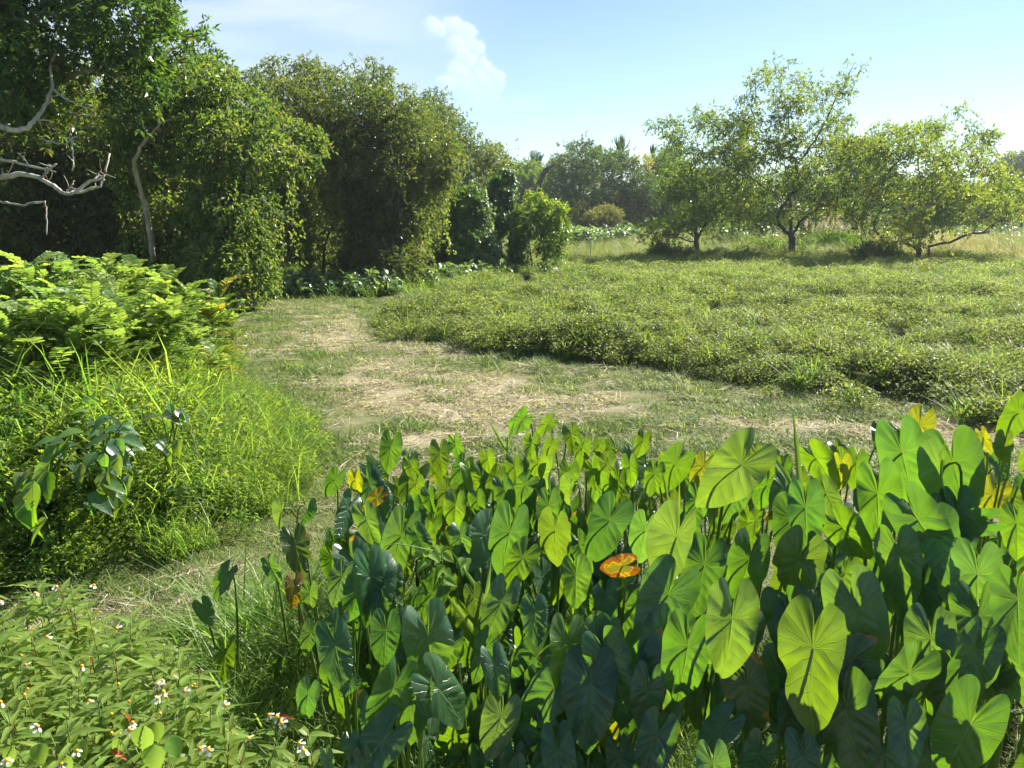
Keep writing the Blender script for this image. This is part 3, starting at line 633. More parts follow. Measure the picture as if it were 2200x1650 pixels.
def tree(name, label, group, base, trunks, polys, d0, T, r0, r1, n, leaf, mat, rbase, bark, dens=26, nlimb=30, extra=(), back=.3, flat=.8, L0=.35, k=9,
         asp=.42, droop=.15, shell=.45, twig=0, jitter=.18, tipr=.012, up=.45, crown='crown', cat='tree', vines=False):
    root = empty(name, Vector(base), label, cat, group)
    cl = []
    for pl in polys: cl += clumps_in(pl, d0, T, r0, r1, n, back, flat)
    for (px, py, rp, dd) in extra: cl.append((P(px, py, d0+dd), np.array([1, 1, .75])*rp*(d0+dd)/F))
    me, p, d, Ln = sprays(cl, dens, L0, k, leaf, asp, mat, crown, droop, shell, up=up)
    child(crown, me, root)
    if trunks: skeleton(trunks, cl, nlimb, rbase, bark, root, jitter, tipr)
    if twig: twigmesh(p, d, Ln, twig, bark, root)
    if vines:
        twigmesh(p, d, Ln, .05, M['dead'], root, .007, 2.6)
        parts = []; zs = np.array([c[2] for c, r in cl]); cut = np.quantile(zs, .75)
        for c, r in cl:
            if c[2] > cut or RNG.random() < .25: continue
            for _ in range(RNG.integers(2, 5)):
                s0 = c+np.array([RNG.normal(0, .5)*r[0], -RNG.uniform(.3, 1.0)*r[1], -.3*r[2]]); ln = min(RNG.uniform(.7, 2.6), s0[2]-.2)
                if ln < .4: continue
                m_ = int(ln*26); t_ = np.sort(RNG.random(m_)); q_ = s0+np.outer(t_, [RNG.normal(0, .12), RNG.normal(0, .1), -1])*ln+RNG.normal(0, .045, (m_, 3))
                l_ = leaf*RNG.uniform(.6, 1.1, m_); V, Fc, kk = leaves(LEAF4, q_, nrmz(rdir(m_)*.7+np.array([0, 0, -.7])), nrmz(rdir(m_)+np.array([.2, -.4, .5])), l_, l_*.6)
                parts.append((V, Fc, {'rnd': np.repeat(np.clip(RNG.normal(.6, .25, m_), 0, 1), kk)}))
        V, Fc, A = join(parts); o_ = child('hanging_creeper', mesh_np('hanging_creeper', V, Fc, A, M['treeB']), root); o_['kind'] = 'stuff'
    return root, cl
def gb(px, depth, dz=-.15):
    """foot of a trunk at pixel column px and camera depth"""
    x = (px-1100)/F*depth; y = depth*CP+HC*SP
    y = (depth-HC*SP)/CP
    return np.array([x, y, float(tz(x, y))+dz])
def tp(base, *pp):
    return [base]+[P(*q) for q in pp]

# near left tree with glossy leaves, its hollow and bare branches
b = gb(-160, 16.5)
T1, _ = tree('broadleaf_tree', 'tall glossy leaved tree at the far left edge reaching out of frame', None, b,
     [tp(b, (-120, 330, 16.5), (-20, 200, 16.2), (90, 60, 16), (160, -150, 16)), tp(P(-120, 330, 16.5), (60, 190, 15.5), (200, 150, 14.8))],
     [[(-330, -330), (350, -330), (345, 15), (305, 60), (345, 110), (340, 190), (290, 240), (210, 230), (120, 255), (30, 235), (-330, 300)]], 16, 2.2, 45, 100, 62, .15, M['treeA'], .24, M['barkpale'],
     dens=34, nlimb=34, L0=.38, k=10, asp=.40, twig=.25, extra=[(405, 62, 22, 0), (425, 80, 16, 0), (390, 95, 22, 0), (360, 130, 26, .3), (400, 130, 20, 0), (325, 20, 24, -.5), (330, -20, 30, 0)])
def deadbranch(paths, root, r0=.035):
    parts = []
    for pts, ra, rb in paths:
        pt = np.array([P(*q) for q in pts]); t = np.linspace(0, len(pt)-1, len(pt)*4)
        q = np.stack([np.interp(t, np.arange(len(pt)), pt[:, i]) for i in range(3)], -1); q[1:-1] += RNG.normal(0, .008, (len(q)-2, 3))
        V, T_ = tube(q, np.linspace(ra, rb, len(q)), 6); parts.append((V, T_, {}))
    for pts, ra, rb in paths:
        pt = np.array([P(*q) for q in pts])
        for _ in range(2):
            i = RNG.integers(1, len(pt)); a_ = pt[i]*RNG.uniform(.3, 1)+0; t_ = RNG.random(); a_ = pt[i-1]*(1-t_)+pt[i]*t_
            e_ = a_+rdir(1)[0]*RNG.uniform(.12, .4)*np.array([1, .6, 1]); V, T_ = tube(bez(a_, (a_+e_)/2+RNG.normal(0, .03, 3), e_, 5), np.linspace(.009, .003, 5), 4); parts.append((V, T_, {}))
    V, T_, _ = join(parts)
    o = child('dead_branch', mesh_np('dead_branch', V, T_, None, M['dead'], True), root); o['label'] = 'bare grey leafless branch'; return o
D = 13.2
deadbranch([([(-60, 395, D+.6), (10, 380, D), (50, 374, D), (85, 382, D), (115, 400, D), (145, 418, D-.1), (165, 410, D), (195, 390, D), (222, 382, D), (228, 360, D), (236, 330, D+.1)], .05, .014),
            ([(145, 416, D-.1), (185, 410, D), (215, 400, D), (225, 385, D)], .03, .012), ([(90, 382, D), (104, 366, D), (120, 352, D)], .02, .008),
            ([(145, 412, D), (156, 396, D), (158, 388, D)], .018, .008), ([(200, 388, D), (214, 372, D+.1), (218, 364, D)], .016, .006)], T1)
deadbranch([([(-60, 335, D+.5), (10, 344, D), (50, 352, D), (90, 364, D), (108, 364, D), (122, 352, D)], .03, .010), ([(95, 364, D), (120, 370, D)], .016, .006), ([(60, 354, D), (50, 338, D), (36, 328, D)], .014, .005)], T1)
deadbranch([([(-60, 268, D+1), (0, 271, D+.6), (28, 280, D+.5), (60, 276, D+.5), (78, 255, D+.6), (95, 230, D+.8), (112, 190, D+1), (108, 140, D+1.2), (128, 98, D+1.4)], .055, .022), ([(78, 258, D+.6), (110, 258, D+.6)], .02, .007)], T1)
deadbranch([([(-40, 430, D+.6), (10, 434, D), (48, 442, D), (75, 434, D), (98, 434, D), (100, 460, D), (100, 505, D)], .022, .010)], T1)
deadbranch([([(85, 298, D+1), (110, 305, D+.8), (140, 310, D+.8), (154, 300, D+.8), (180, 284, D+.8)], .02, .008), ([(154, 300, D+.8), (156, 330, D+.7), (158, 362, D+.7)], .018, .010), ([(154, 300, D+.8), (120, 288, D+.8)], .016, .006)], T1)
deadbranch([([(112, 190, D+1), (140, 212, D+.8), (165, 222, D+.7), (188, 234, D+.6), (205, 222, D+.6)], .022, .008), ([(160, 250, D+.8), (180, 247, D+.8), (204, 246, D+.8)], .014, .006)], T1)
deadbranch([([(390, 250, 17.4), (350, 262, 17.4), (320, 290, 17.4), (300, 320, 17.4), (288, 350, 17.6), (300, 400, 18), (318, 470, 18.6), (330, 560, 19.4)], .012, .075), ([(320, 290, 17.4), (305, 268, 17.3), (290, 258, 17.2)], .03, .012)], T1)

# dark wall of trees behind the hollow
b = gb(60, 25)
tree('broadleaf_tree', 'dense shaded tree behind the bare branches at left', None, b, [tp(b, (70, 400, 25), (90, 250, 25))],
     [[(-380, 180), (380, 180), (400, 420), (380, 600), (-380, 600)]], 25, 2.4, 60, 120, 74, .18, M['treeC'], .25, M['bark'], dens=24, nlimb=18, L0=.5, k=9)
# draped dome
b = gb(330, 20.5); b2 = gb(470, 21)
tree('creeper_draped_tree', 'round creeper draped tree with sunlit right face left of centre', None, b,
     [tp(b, (325, 520, 20), (300, 420, 19.5), (270, 350, 19), (245, 330, 18.6)), tp(P(300, 420, 19.5), (310, 350, 19.5), (340, 280, 20)), tp(b2, (455, 450, 21), (440, 300, 21))],
     [[(250, 140), (340, 95), (430, 115), (505, 160), (570, 200), (650, 235), (688, 275), (665, 335), (612, 385), (540, 400), (470, 420), (380, 430), (300, 400), (250, 300)],
      [(370, 400), (470, 390), (590, 400), (585, 440), (500, 470), (420, 470)], [(440, 480), (520, 470), (560, 500), (595, 545), (560, 592), (420, 600), (370, 560)]], 20.5, 2.6, 22, 70, 66, .115, M['treeB'], .2, M['barkbrown'],
     vines=True, dens=44, nlimb=36, L0=.30, k=10, asp=.5, droop=.3, extra=[(450, 125, 22, 0), (480, 150, 26, 0), (660, 300, 30, -.3), (640, 340, 34, -.4), (600, 360, 30, -.6), (430, 470, 40, -1.8), (545, 440, 40, -1.8), (580, 470, 28, -1.6), (450, 560, 40, -1.6), (545, 560, 38, -1.6)])
# tall dark tree
b = gb(690, 28); b2 = gb(790, 28.5)
tree('creeper_draped_tree', 'tallest dark tree in the middle with flat crown top', None, b,
     [tp(b, (700, 520, 27.6), (735, 430, 27.5), (700, 320, 27.5), (690, 190, 27.5)), tp(P(735, 430, 27.5), (650, 370, 27.3)), tp(b2, (790, 450, 28), (800, 250, 28))],
     [[(515, 178), (570, 150), (640, 138), (760, 142), (828, 158), (840, 235), (905, 215), (950, 300), (962, 400), (900, 460), (860, 440), (760, 430), (680, 410), (620, 350), (570, 230)],
      [(740, 420), (870, 420), (905, 470), (870, 520), (790, 500)], [(720, 520), (800, 500), (870, 540), (885, 600), (730, 612)]], 28, 3.0, 20, 64, 84, .145, M['treeC'], .34, M['bark'],
     vines=True, dens=30, nlimb=40, L0=.42, k=10, asp=.36, droop=.35, twig=.15, extra=[(530, 165, 20, 2), (590, 142, 18, 1), (545, 185, 24, 2), (815, 165, 22, 0), (828, 200, 18, 0), (900, 238, 22, 0), (770, 135, 16, 0), (640, 128, 14, 0)])
b = gb(640, 33)  # extra tree added as backing, keeps the gap dark
tree('broadleaf_tree', 'dark backing tree added to darken the gap left of the tallest dark tree', None, b, [tp(b, (640, 480, 33), (650, 360, 33))],
     [[(540, 300), (720, 300), (740, 500), (730, 590), (540, 590)]], 33, 1.8, 30, 60, 40, .17, M['treeC'], .18, M['bark'], dens=16, nlimb=14, L0=.45, k=9)
# lit hanging vines beside its trunk, in the gap
def drape(name, label, cols, mat, ll, n, group=None, cat='creeper'):
    root = None
    parts = []
    for (px, p0, p1, w, d) in cols:
        g = P(px, p1, d)
        if root is None: root = empty(name, Vector((g[0], g[1], float(tz(g[0], g[1])))), label, cat, group)
        nn = int(n*(p1-p0)*w/4000); xx = RNG.normal(px, w*.45, nn); yy_ = RNG.uniform(p0, p1, nn); dd = d+RNG.normal(0, .25, nn)
        pos = np.stack([P(a, b_, c) for a, b_, c in zip(xx, yy_, dd)])
        dr = nrmz(rdir(nn)*.6+np.array([0, 0, -.8])); nr = nrmz(rdir(nn)*.7+np.array([.2, -.5, .4])); l_ = ll*RNG.uniform(.6, 1.3, nn)
        V, Fc, k = leaves(LEAF4, pos, dr, nr, l_, l_*.65); parts.append((V, Fc, {'rnd': np.repeat(RNG.random(nn), k)}))
        # a few hanging stems carry the leaves
        for q in range(5):
            a = px+RNG.normal(0, w*.35); pts = np.array([P(a+RNG.normal(0, 3), yv, d+RNG.normal(0, .1)) for yv in np.linspace(p0-25, p1, 7)])
            V, Fc = tube(pts, .012, 3); parts.append((V, Fc, {'rnd': np.full(len(V), .1)}))
    V, Fc, A = join(parts); child('foliage', mesh_np('foliage', V, Fc, A, mat), root); return root
drape('hanging_creeper', 'sunlit creeper curtain hanging in the gap between two tree masses', [(640, 385, 500, 16, 26.0), (620, 440, 560, 14, 26.0), (660, 470, 590, 12, 26.2)], M['treeB'], .16, 1300)
drape('hanging_creeper', 'creeper curtain hanging down the right side of the tallest dark tree', [(845, 410, 560, 22, 25.8), (880, 400, 520, 18, 26.5), (820, 480, 600, 20, 25.6), (905, 430, 520, 16, 27)], M['treeB'], .16, 1100)
# hazier pale tree on its right shoulder
b = gb(985, 44)
tree('broadleaf_tree', 'paler hazy tree stepping down to the right of the tallest dark tree', None, b, [tp(b, (990, 430, 44), (975, 330, 44), (945, 240, 44))],
     [[(905, 225), (935, 200), (962, 225), (1000, 258), (1050, 300), (1090, 350), (1085, 420), (1010, 440), (960, 500), (900, 500), (915, 330)]], 44, 3.4, 20, 40, 60, .17, M['treeD'], .26, M['barkpale'],
     dens=17, nlimb=34, L0=.45, k=8, twig=.3, extra=[(930, 215, 20, 0), (950, 220, 14, 0), (1060, 330, 18, 0)])
# small bush between
b = gb(960, 33)
tree('leafy_bush', 'leafy bush filling in behind the ivy column', None, b, [tp(b, (960, 520, 33), (965, 470, 33))],
     [[(900, 470), (960, 430), (1010, 440), (1000, 560), (900, 575)]], 34, 1.6, 20, 40, 26, .14, M['treeD'], .08, M['bark'], dens=24, nlimb=12, L0=.35, k=9, cat='bush')

# ivy columns
def ivy(name, label, poly, d, T, n, core, mat, ll=.15):
    poly = np.asarray(poly, float); lo = poly.min(0); hi = poly.max(0)
    bp = gb((poly[:, 0].min()+poly[:, 0].max())/2, d)
    root = empty(name, Vector(bp), label, 'ivy column')
    cx, cy = [], []
    while len(cx) < n:
        x = RNG.uniform(lo[0], hi[0], n); y = RNG.uniform(lo[1], hi[1], n); k = in_poly(poly, x, y); cx += list(x[k]); cy += list(y[k])
    x = np.array(cx[:n]); y = np.array(cy[:n])
    # half width at each height gives a round cross section
    e = edge_dist(poly, x, y); wmax = np.minimum(e.max(), 1e9)
    t = np.clip(e/(.75*wmax), 0, 1); dep = np.sqrt(np.clip(1-(1-t)**2, 0, 1))*T*np.where(RNG.random(n) < .68, -1, 1)+RNG.normal(0, .10, n)
    dep = dep+(fbm(x, y, .045, 77)-.5)*1.6; keepm = fbm(x, y, .07, 91) > .30; stray = RNG.random(n) < .06
    x = x+np.where(stray, RNG.normal(0, 9, n), RNG.normal(0, 2, n)); y = y+np.where(stray, RNG.normal(-4, 8, n), RNG.normal(0, 2, n))
    pos = np.stack([P(a, b_, d+c) for a, b_, c in zip(x, y, dep)])
    mid = np.array([P(np.mean(poly[:, 0]), b_, d) for b_ in y]); out = nrmz((pos-mid)*np.array([1, 1, .3])+np.array([0, 0, .05]))
    dr = nrmz(np.array([0, 0, -1.])+.7*rdir(n)+.3*out); nr = nrmz(out+.55*rdir(n)+np.array([0, 0, .35])); l_ = ll*RNG.uniform(.6, 1.3, n)
    V, Fc, k = leaves(LEAF6, pos, dr, nr, l_, l_*.85)
    child('ivy', mesh_np('ivy', V, Fc, {'rnd': np.repeat(np.clip(RNG.normal(.45, .25, n), 0, 1), k)}, mat), root)
    V, Fc = tube(np.array([bp]+[P(*q) for q in core]), np.linspace(.2, .08, len(core)+1), 8); child('trunk', mesh_np('trunk', V, Fc, None, M['bark'], True), root)
    return root
ivy('ivy_column', 'thick ivy smothered stump with round top and spreading skirt', [(972, 420), (985, 404), (1012, 397), (1040, 408), (1052, 440), (1056, 490), (1075, 535), (1100, 575), (1080, 588), (930, 590), (945, 520), (962, 480)], 29.5, .9, 9000, [(1005, 520, 29.5), (1010, 425, 29.5)], M['ivy'], .15)
ivy('ivy_column', 'taller leaning ivy column just right of the round topped one', [(1046, 420), (1056, 385), (1078, 362), (1100, 362), (1110, 385), (1106, 440), (1092, 490), (1070, 520), (1052, 500)], 31.5, .55, 5200, [(1070, 500, 31.5), (1088, 385, 31.5)], M['ivy'], .15)
ivy('ivy_column', 'short dark ivy post beside the small tree trunk', [(1098, 480), (1110, 440), (1130, 440), (1134, 500), (1136, 560), (1120, 572), (1092, 560)], 30.5, .3, 2200, [(1112, 520, 30.5), (1116, 460, 30.5)], M['ivy'], .14)
b = gb(1141, 30.2, -.1)
tree('small_tree', 'small round leaved tree with pale trunk beside ivy post', None, b, [tp(b, (1141, 545, 30.2), (1136, 520, 30.2), (1134, 500, 30.2)), tp(P(1136, 520, 30.2), (1150, 480, 30.2), (1160, 440, 30.2))],
     [[(1118, 412), (1158, 396), (1190, 425), (1222, 490), (1205, 530), (1175, 545), (1150, 520), (1125, 505), (1108, 470)]], 30.2, .9, 14, 28, 34, .15, M['treeE'], .10, M['barkpale'], dens=22, nlimb=20, L0=.30, k=9, asp=.5, droop=.35, tipr=.008)

# pale leaved thicket strips at the foot of the trees
def broadstrip(name, label, px0, px1, f, n, sc_):
    px = RNG.uniform(px0, px1, n); d = f(px)+RNG.normal(0, .5, n); x = (px-1100)/F*d; y = (d-HC*SP)/CP
    scatter(name, 'broad', np.stack([x, y, tz(x, y)-.05], -1), sc_*RNG.uniform(.75, 1.15, n), RNG.random(n)*.3, label, 'thicket')
broadstrip('broadleaf_thicket', 'glossy broad leaved thicket along the foot of the dark trees', 505, 850, lambda p: np.interp(p, [500, 850], [23.2, 24.2]), 120, 1.2)
broadstrip('broadleaf_thicket', 'glossy broad leaved thicket in front of the ivy columns', 890, 1080, lambda p: np.interp(p, [890, 1080], [26.2, 28.5]), 70, 1.25)
broadstrip('broadleaf_thicket', 'patch of broad leaves at the right foot of the small tree', 1090, 1200, lambda p: np.interp(p, [1090, 1200], [28.8, 29.6]), 26, 1.0)

# open crowned trees on the right
OPEN = 'open crowned trees on the right side of the field'
b = gb(1498, 38.5, -.1)
tree('open_crown_tree', 'smallest open crowned tree, left of the three on the right', OPEN, b,
     [tp(b, (1495, 520, 38.5), (1490, 470, 38.5), (1492, 420, 38.4), (1485, 340, 38.5)), tp(P(1495, 520, 38.5), (1515, 480, 38.3), (1525, 455, 38.2), (1560, 425, 38), (1590, 410, 38)), tp(P(1490, 470, 38.5), (1440, 480, 38), (1415, 490, 38))],
     [[(1400, 275), (1450, 255), (1520, 235), (1575, 262), (1600, 320), (1620, 400), (1600, 460), (1530, 510), (1410, 520), (1385, 490), (1430, 430), (1470, 380), (1430, 310)]], 38.5, 1.9, 16, 36, 92, .15, M['treeE'], .17, M['bark'],
     dens=21, nlimb=62, back=.45, flat=.42, shell=.3, L0=.42, k=8, asp=.42, twig=.5, jitter=.17, tipr=.013, extra=[(1410, 270, 14, 0), (1440, 262, 14, 0), (1500, 244, 14, 0), (1540, 238, 16, 0), (1400, 500, 22, -1)])
b = gb(1702, 37.5, -.1)
tree('open_crown_tree', 'tallest open crowned tree with forked dark trunk, middle of the three', OPEN, b,
     [tp(b, (1701, 530, 37.5), (1700, 500, 37.5), (1698, 440, 37.5), (1690, 390, 37.5), (1682, 320, 37.5), (1690, 250, 37.5)),
      tp(P(1700, 505, 37.5), (1718, 480, 37.3), (1750, 450, 37), (1775, 425, 37), (1782, 390, 37)), tp(P(1700, 505, 37.5), (1680, 490, 37.2), (1670, 470, 37)),
      tp(P(1696, 430, 37.5), (1665, 415, 37.2), (1635, 400, 37), (1600, 370, 37)), tp(P(1690, 390, 37.5), (1715, 350, 37.6), (1760, 290, 37.8), (1800, 200, 38))],
     [[(1545, 300), (1600, 215), (1645, 130), (1700, 140), (1745, 165), (1760, 190), (1815, 150), (1850, 125), (1845, 170), (1820, 240), (1835, 300), (1862, 360), (1850, 440), (1800, 480), (1730, 460), (1640, 500), (1570, 470), (1550, 400)]], 37.5, 2.6, 16, 38, 150, .15, M['treeE'], .25, M['bark'],
     dens=21, nlimb=100, back=.45, flat=.42, shell=.3, L0=.42, k=8, asp=.40, twig=.55, jitter=.17, tipr=.013,
     extra=[(1660, 132, 12, 0), (1700, 140, 12, 0), (1838, 135, 12, 0), (1850, 142, 9, 0), (1815, 165, 12, 0), (1500, 250, 15, 0), (1520, 262, 16, 0), (1550, 250, 16, 0), (1610, 215, 14, 0), (1745, 160, 12, 0)])
b = gb(1972, 36, -.1); b2 = gb(1998, 36, -.1)
tree('open_crown_tree', 'broad spreading double trunked tree, right of the three open crowned trees', OPEN, b,
     [tp(b, (1975, 520, 36), (1978, 460, 36), (1975, 400, 36), (1972, 340, 36), (1965, 310, 36)), tp(b2, (1995, 530, 36), (2003, 505, 36), (1998, 485, 36), (2020, 460, 36)), tp(P(1995, 530, 36), (2040, 520, 35.6), (2090, 500, 35.5)),
      tp(P(1977, 470, 36), (1945, 450, 35.6), (1920, 415, 35.5), (1895, 400, 35.4)), tp(P(1972, 340, 36), (1995, 310, 36.2), (2030, 280, 36.4))],
     [[(1845, 290), (1930, 252), (1990, 255), (2050, 232), (2110, 255), (2155, 300), (2130, 330), (2180, 370), (2215, 430), (2205, 480), (2130, 500), (2050, 520), (1900, 525), (1870, 500), (1840, 460), (1830, 380)]], 36, 3.0, 16, 42, 155, .15, M['treeE'], .22, M['bark'],
     dens=20, nlimb=96, back=.45, flat=.42, shell=.3, L0=.42, k=8, asp=.42, twig=.45, jitter=.17, tipr=.012, extra=[(2075, 238, 14, 0), (2040, 240, 14, 0), (2130, 290, 14, 0), (2190, 420, 22, 0), (2170, 395, 18, 0)])
b = gb(1632, 53, -.1)
tree('open_crown_tree', 'low wide tree glimpsed behind the tallest open crowned tree', None, b, [tp(b, (1630, 505, 53), (1610, 480, 53), (1585, 470, 53)), tp(P(1630, 505, 53), (1650, 470, 53), (1680, 430, 53))],
     [[(1560, 410), (1640, 380), (1760, 375), (1860, 400), (1880, 470), (1800, 505), (1640, 500), (1550, 500)]], 53, 3, 18, 36, 56, .18, M['treeE'], .2, M['bark'], dens=17, nlimb=34, back=.4, flat=.6, L0=.5, k=8, twig=.2)

# far tree belt
FAR = 'trees of the far belt behind the field'
b = gb(1225, 74); b2 = gb(1300, 74); b3 = gb(1370, 75)
tree('far_tree', 'grey green tree clump with thin pale trunks in the far middle', FAR, b, [tp(b, (1215, 440, 74), (1225, 360, 74)), tp(gb(1250, 74), (1240, 440, 74), (1235, 380, 74)), tp(b2, (1300, 420, 74))],
     [[(1168, 405), (1192, 345), (1212, 312), (1280, 320), (1330, 330), (1335, 450), (1250, 450), (1180, 445)]], 74, 4.5, 16, 32, 60, .24, M['treeD'], .2, M['barkpale'], dens=9, nlimb=24, L0=.6, k=8, twig=.2, extra=[(1208, 318, 10, 0), (1196, 345, 9, 0)])
tree('far_tree', 'far round tree with yellowing top right of the grey green clump', FAR, b3, [tp(b3, (1372, 430, 75)), tp(gb(1350, 75), (1352, 430, 75)), tp(gb(1388, 75), (1390, 430, 75))],
     [[(1310, 340), (1345, 325), (1385, 335), (1405, 380), (1412, 450), (1320, 455)]], 75, 3.5, 14, 28, 40, .24, M['treeD'], .16, M['barkpale'], dens=10, nlimb=16, L0=.6, k=8)
o = [q for q in bpy.data.objects if q.get('label', '').startswith('far round tree')][0]
me, *_ = sprays([(P(1378, 346, 73), np.array([.8, .8, .4])), (P(1394, 362, 73), np.array([.4, .4, .6]))], 6, .5, 8, .22, .45, M['yellow'], 'crown'); ob = child('crown', me, o); ob['label'] = 'orange yellow leaves'
b = gb(1290, 68)
tree('leafy_bush', 'tan green low bush before the far pale trunks', None, b, [tp(b, (1290, 475, 68))], [[(1240, 470), (1275, 450), (1330, 455), (1345, 475), (1330, 492), (1250, 492)]], 68, 1.6, 10, 20, 26, .2, M['bushy'], .06, M['bark'], dens=16, nlimb=10, L0=.4, k=8, cat='bush')
for (lab, poly, d, m, bx) in [
    ('bright green far trees right behind the ivy columns', [(1080, 362), (1130, 350), (1182, 356), (1190, 470), (1080, 480)], 95, 'treeE', 1130),
    ('far green tree behind the left edge of the smallest open crowned tree', [(1385, 335), (1430, 318), (1480, 350), (1495, 500), (1390, 500)], 82, 'treeE', 1430),
    ('dark understory bushes beneath the far grey green clump', [(1170, 430), (1420, 430), (1425, 505), (1170, 505)], 82, 'treeD', 1290),
    ('far leafy tree seen between the smallest and tallest open crowned trees', [(1480, 380), (1560, 360), (1620, 400), (1620, 500), (1480, 500)], 84, 'treeD', 1550),
    ('far leafy tree seen between the tallest and broadest open crowned trees', [(1790, 320), (1850, 295), (1910, 320), (1920, 495), (1790, 495)], 80, 'treeD', 1850),
    ('far tree seen through the crown of the broad double trunked tree', [(1920, 400), (2000, 380), (2080, 395), (2080, 500), (1920, 500)], 86, 'treeD', 2000),
    ('far trees low behind the right edge of the broad double trunked tree', [(2080, 420), (2150, 400), (2260, 410), (2260, 505), (2080, 505)], 84, 'treeE', 2160),
    ('dark blue green far tree at the right border below the sky', [(2150, 352), (2178, 335), (2215, 330), (2290, 318), (2290, 500), (2165, 500)], 135, 'palm', 2220),
    ('far leafy trees deep behind the ivy columns and dark trees', [(840, 400), (960, 390), (1080, 400), (1080, 500), (840, 500)], 80, 'treeD', 960),
    ('far dark trees deep behind the left tree wall', [(-300, 200), (300, 180), (640, 260), (860, 330), (860, 500), (-300, 500)], 60, 'treeC', 300)]:
    b = gb(bx, d); cy_ = np.mean([q[1] for q in poly])
    w = max(q[0] for q in poly)-min(q[0] for q in poly)
    tree('far_tree', lab, FAR, b, [tp(b, (bx, cy_+20, d), (bx+5, cy_-20, d))], [poly], d, 4, 16 if w < 300 else 40, 32 if w < 300 else 80, 70, .28, M[m], .22, M['bark'], dens=12, nlimb=12, L0=.7, k=8)
# palms above the belt
def palm(name, label, px, py, d, L_, nf, up, wdt, seed):
    rg = np.random.default_rng(seed); b = gb(px, d); top = P(px, py, d)
    root = empty(name, Vector(b), label, 'palm', 'palms above the far trees')
    V, T_ = tube(np.array([b, b*.6+top*.4+[.2, 0, 0], top]), [.2, .15, .12], 7); child('trunk', mesh_np('trunk', V, T_, None, M['barkpale'], True), root)
    for i in range(nf):
        a = i*2.399+rg.uniform(-.2, .2); el = R(rg.uniform(-15, 88) if up else rg.uniform(25, 88)); ln = L_*rg.uniform(.75, 1.1)
        d0_ = np.array([math.cos(a)*math.cos(el), math.sin(a)*math.cos(el), math.sin(el)])
        e = top+d0_*ln+np.array([0, 0, -.35*ln*math.cos(el)])
        mid = bez(top, top+d0_*ln*.6, e, 9)
        if up:
            n = 44; t = np.repeat(np.linspace(.12, 1, n//2), 2); q = np.stack([np.interp(t, np.linspace(0, 1, 9), mid[:, c]) for c in range(3)], -1)
            side = nrmz(np.cross(d0_, [0, 0, 1.])+1e-6); sg = np.where(np.arange(n) % 2, 1, -1)[:, None]
            dr = nrmz(side*sg+d0_*.5+np.array([0, 0, -.35])); V, Fc, k = leaves(LEAF4, q, dr, np.tile([0, 0, 1.], (n, 1))+.3*side*sg, ln*.28*(1.15-t*.7), wdt)
            V2, F2 = tube(mid, np.linspace(.05, .015, 9), 3); V, Fc, A = join([(V, Fc, {'rnd': np.full(len(V), rg.random())}), (V2, F2, {'rnd': np.full(len(V2), .8)})])
        else:
            T = BLADE[0].copy(); V, Fc, k = leaves((T, BLADE[1]), top[None], d0_[None], np.array([[-d0_[0]*.5, -d0_[1]*.5, 1.]]), np.array([ln]), np.array([wdt])); A = {'rnd': np.full(len(V), rg.random())}
        child('frond', mesh_np('frond', V, Fc, A, M['palm']), root)
palm('coconut_palm', 'feathery far palm left of the grey green clump', 1152, 362, 112, 2.7, 15, True, .22, 1)
palm('spiky_palm', 'tall spiky headed palm standing above the far tree clump', 1334, 328, 80, 1.7, 34, False, .30, 2)
palm('spiky_palm', 'half hidden spiky palm right of the tall spiky one', 1402, 335, 84, 1.2, 22, False, .22, 3)
palm('spiky_palm', 'small spiky palm tip left of the tall spiky one', 1290, 330, 84, .9, 18, False, .18, 4)
# leaning dark trunk at the left end of the far clump
b = gb(1158, 70); root = empty('leaning_tree', Vector(b), 'bent dark trunk arching right at the left end of the far clump', 'tree')
V, T_ = tube(np.array([b, P(1155, 430, 70), P(1158, 395, 70), P(1172, 366, 70), P(1192, 352, 70)]), [.3, .26, .24, .2, .12], 8); child('trunk', mesh_np('trunk', V, T_, None, M['bark'], True), root)
me, *_ = sprays([(P(1195, 352, 70), np.array([.7, .7, .5]))], 12, .5, 8, .2, .45, M['treeD'], 'crown'); child('crown', me, root)
# bank of broad leaves before the far belt
px = RNG.uniform(1215, 1370, 90); d = RNG.uniform(56, 62, 90); x = (px-1100)/F*d; y = (d-HC*SP)/CP
scatter('far_broadleaf_bank', 'broad', np.stack([x, y, tz(x, y)], -1), RNG.uniform(1.7, 2.6, 90), .2, 'bluish broad leaved bank in front of the far tree clump', 'thicket')
px = RNG.uniform(1480, 2250, 130); d = RNG.uniform(60, 68, 130); x = (px-1100)/F*d; y = (d-HC*SP)/CP
scatter('far_broadleaf_bank', 'broad', np.stack([x, y, tz(x, y)], -1), RNG.uniform(1.7, 2.8, 130), .2, 'bluish broad leaved bank behind the open crowned trees', 'thicket')
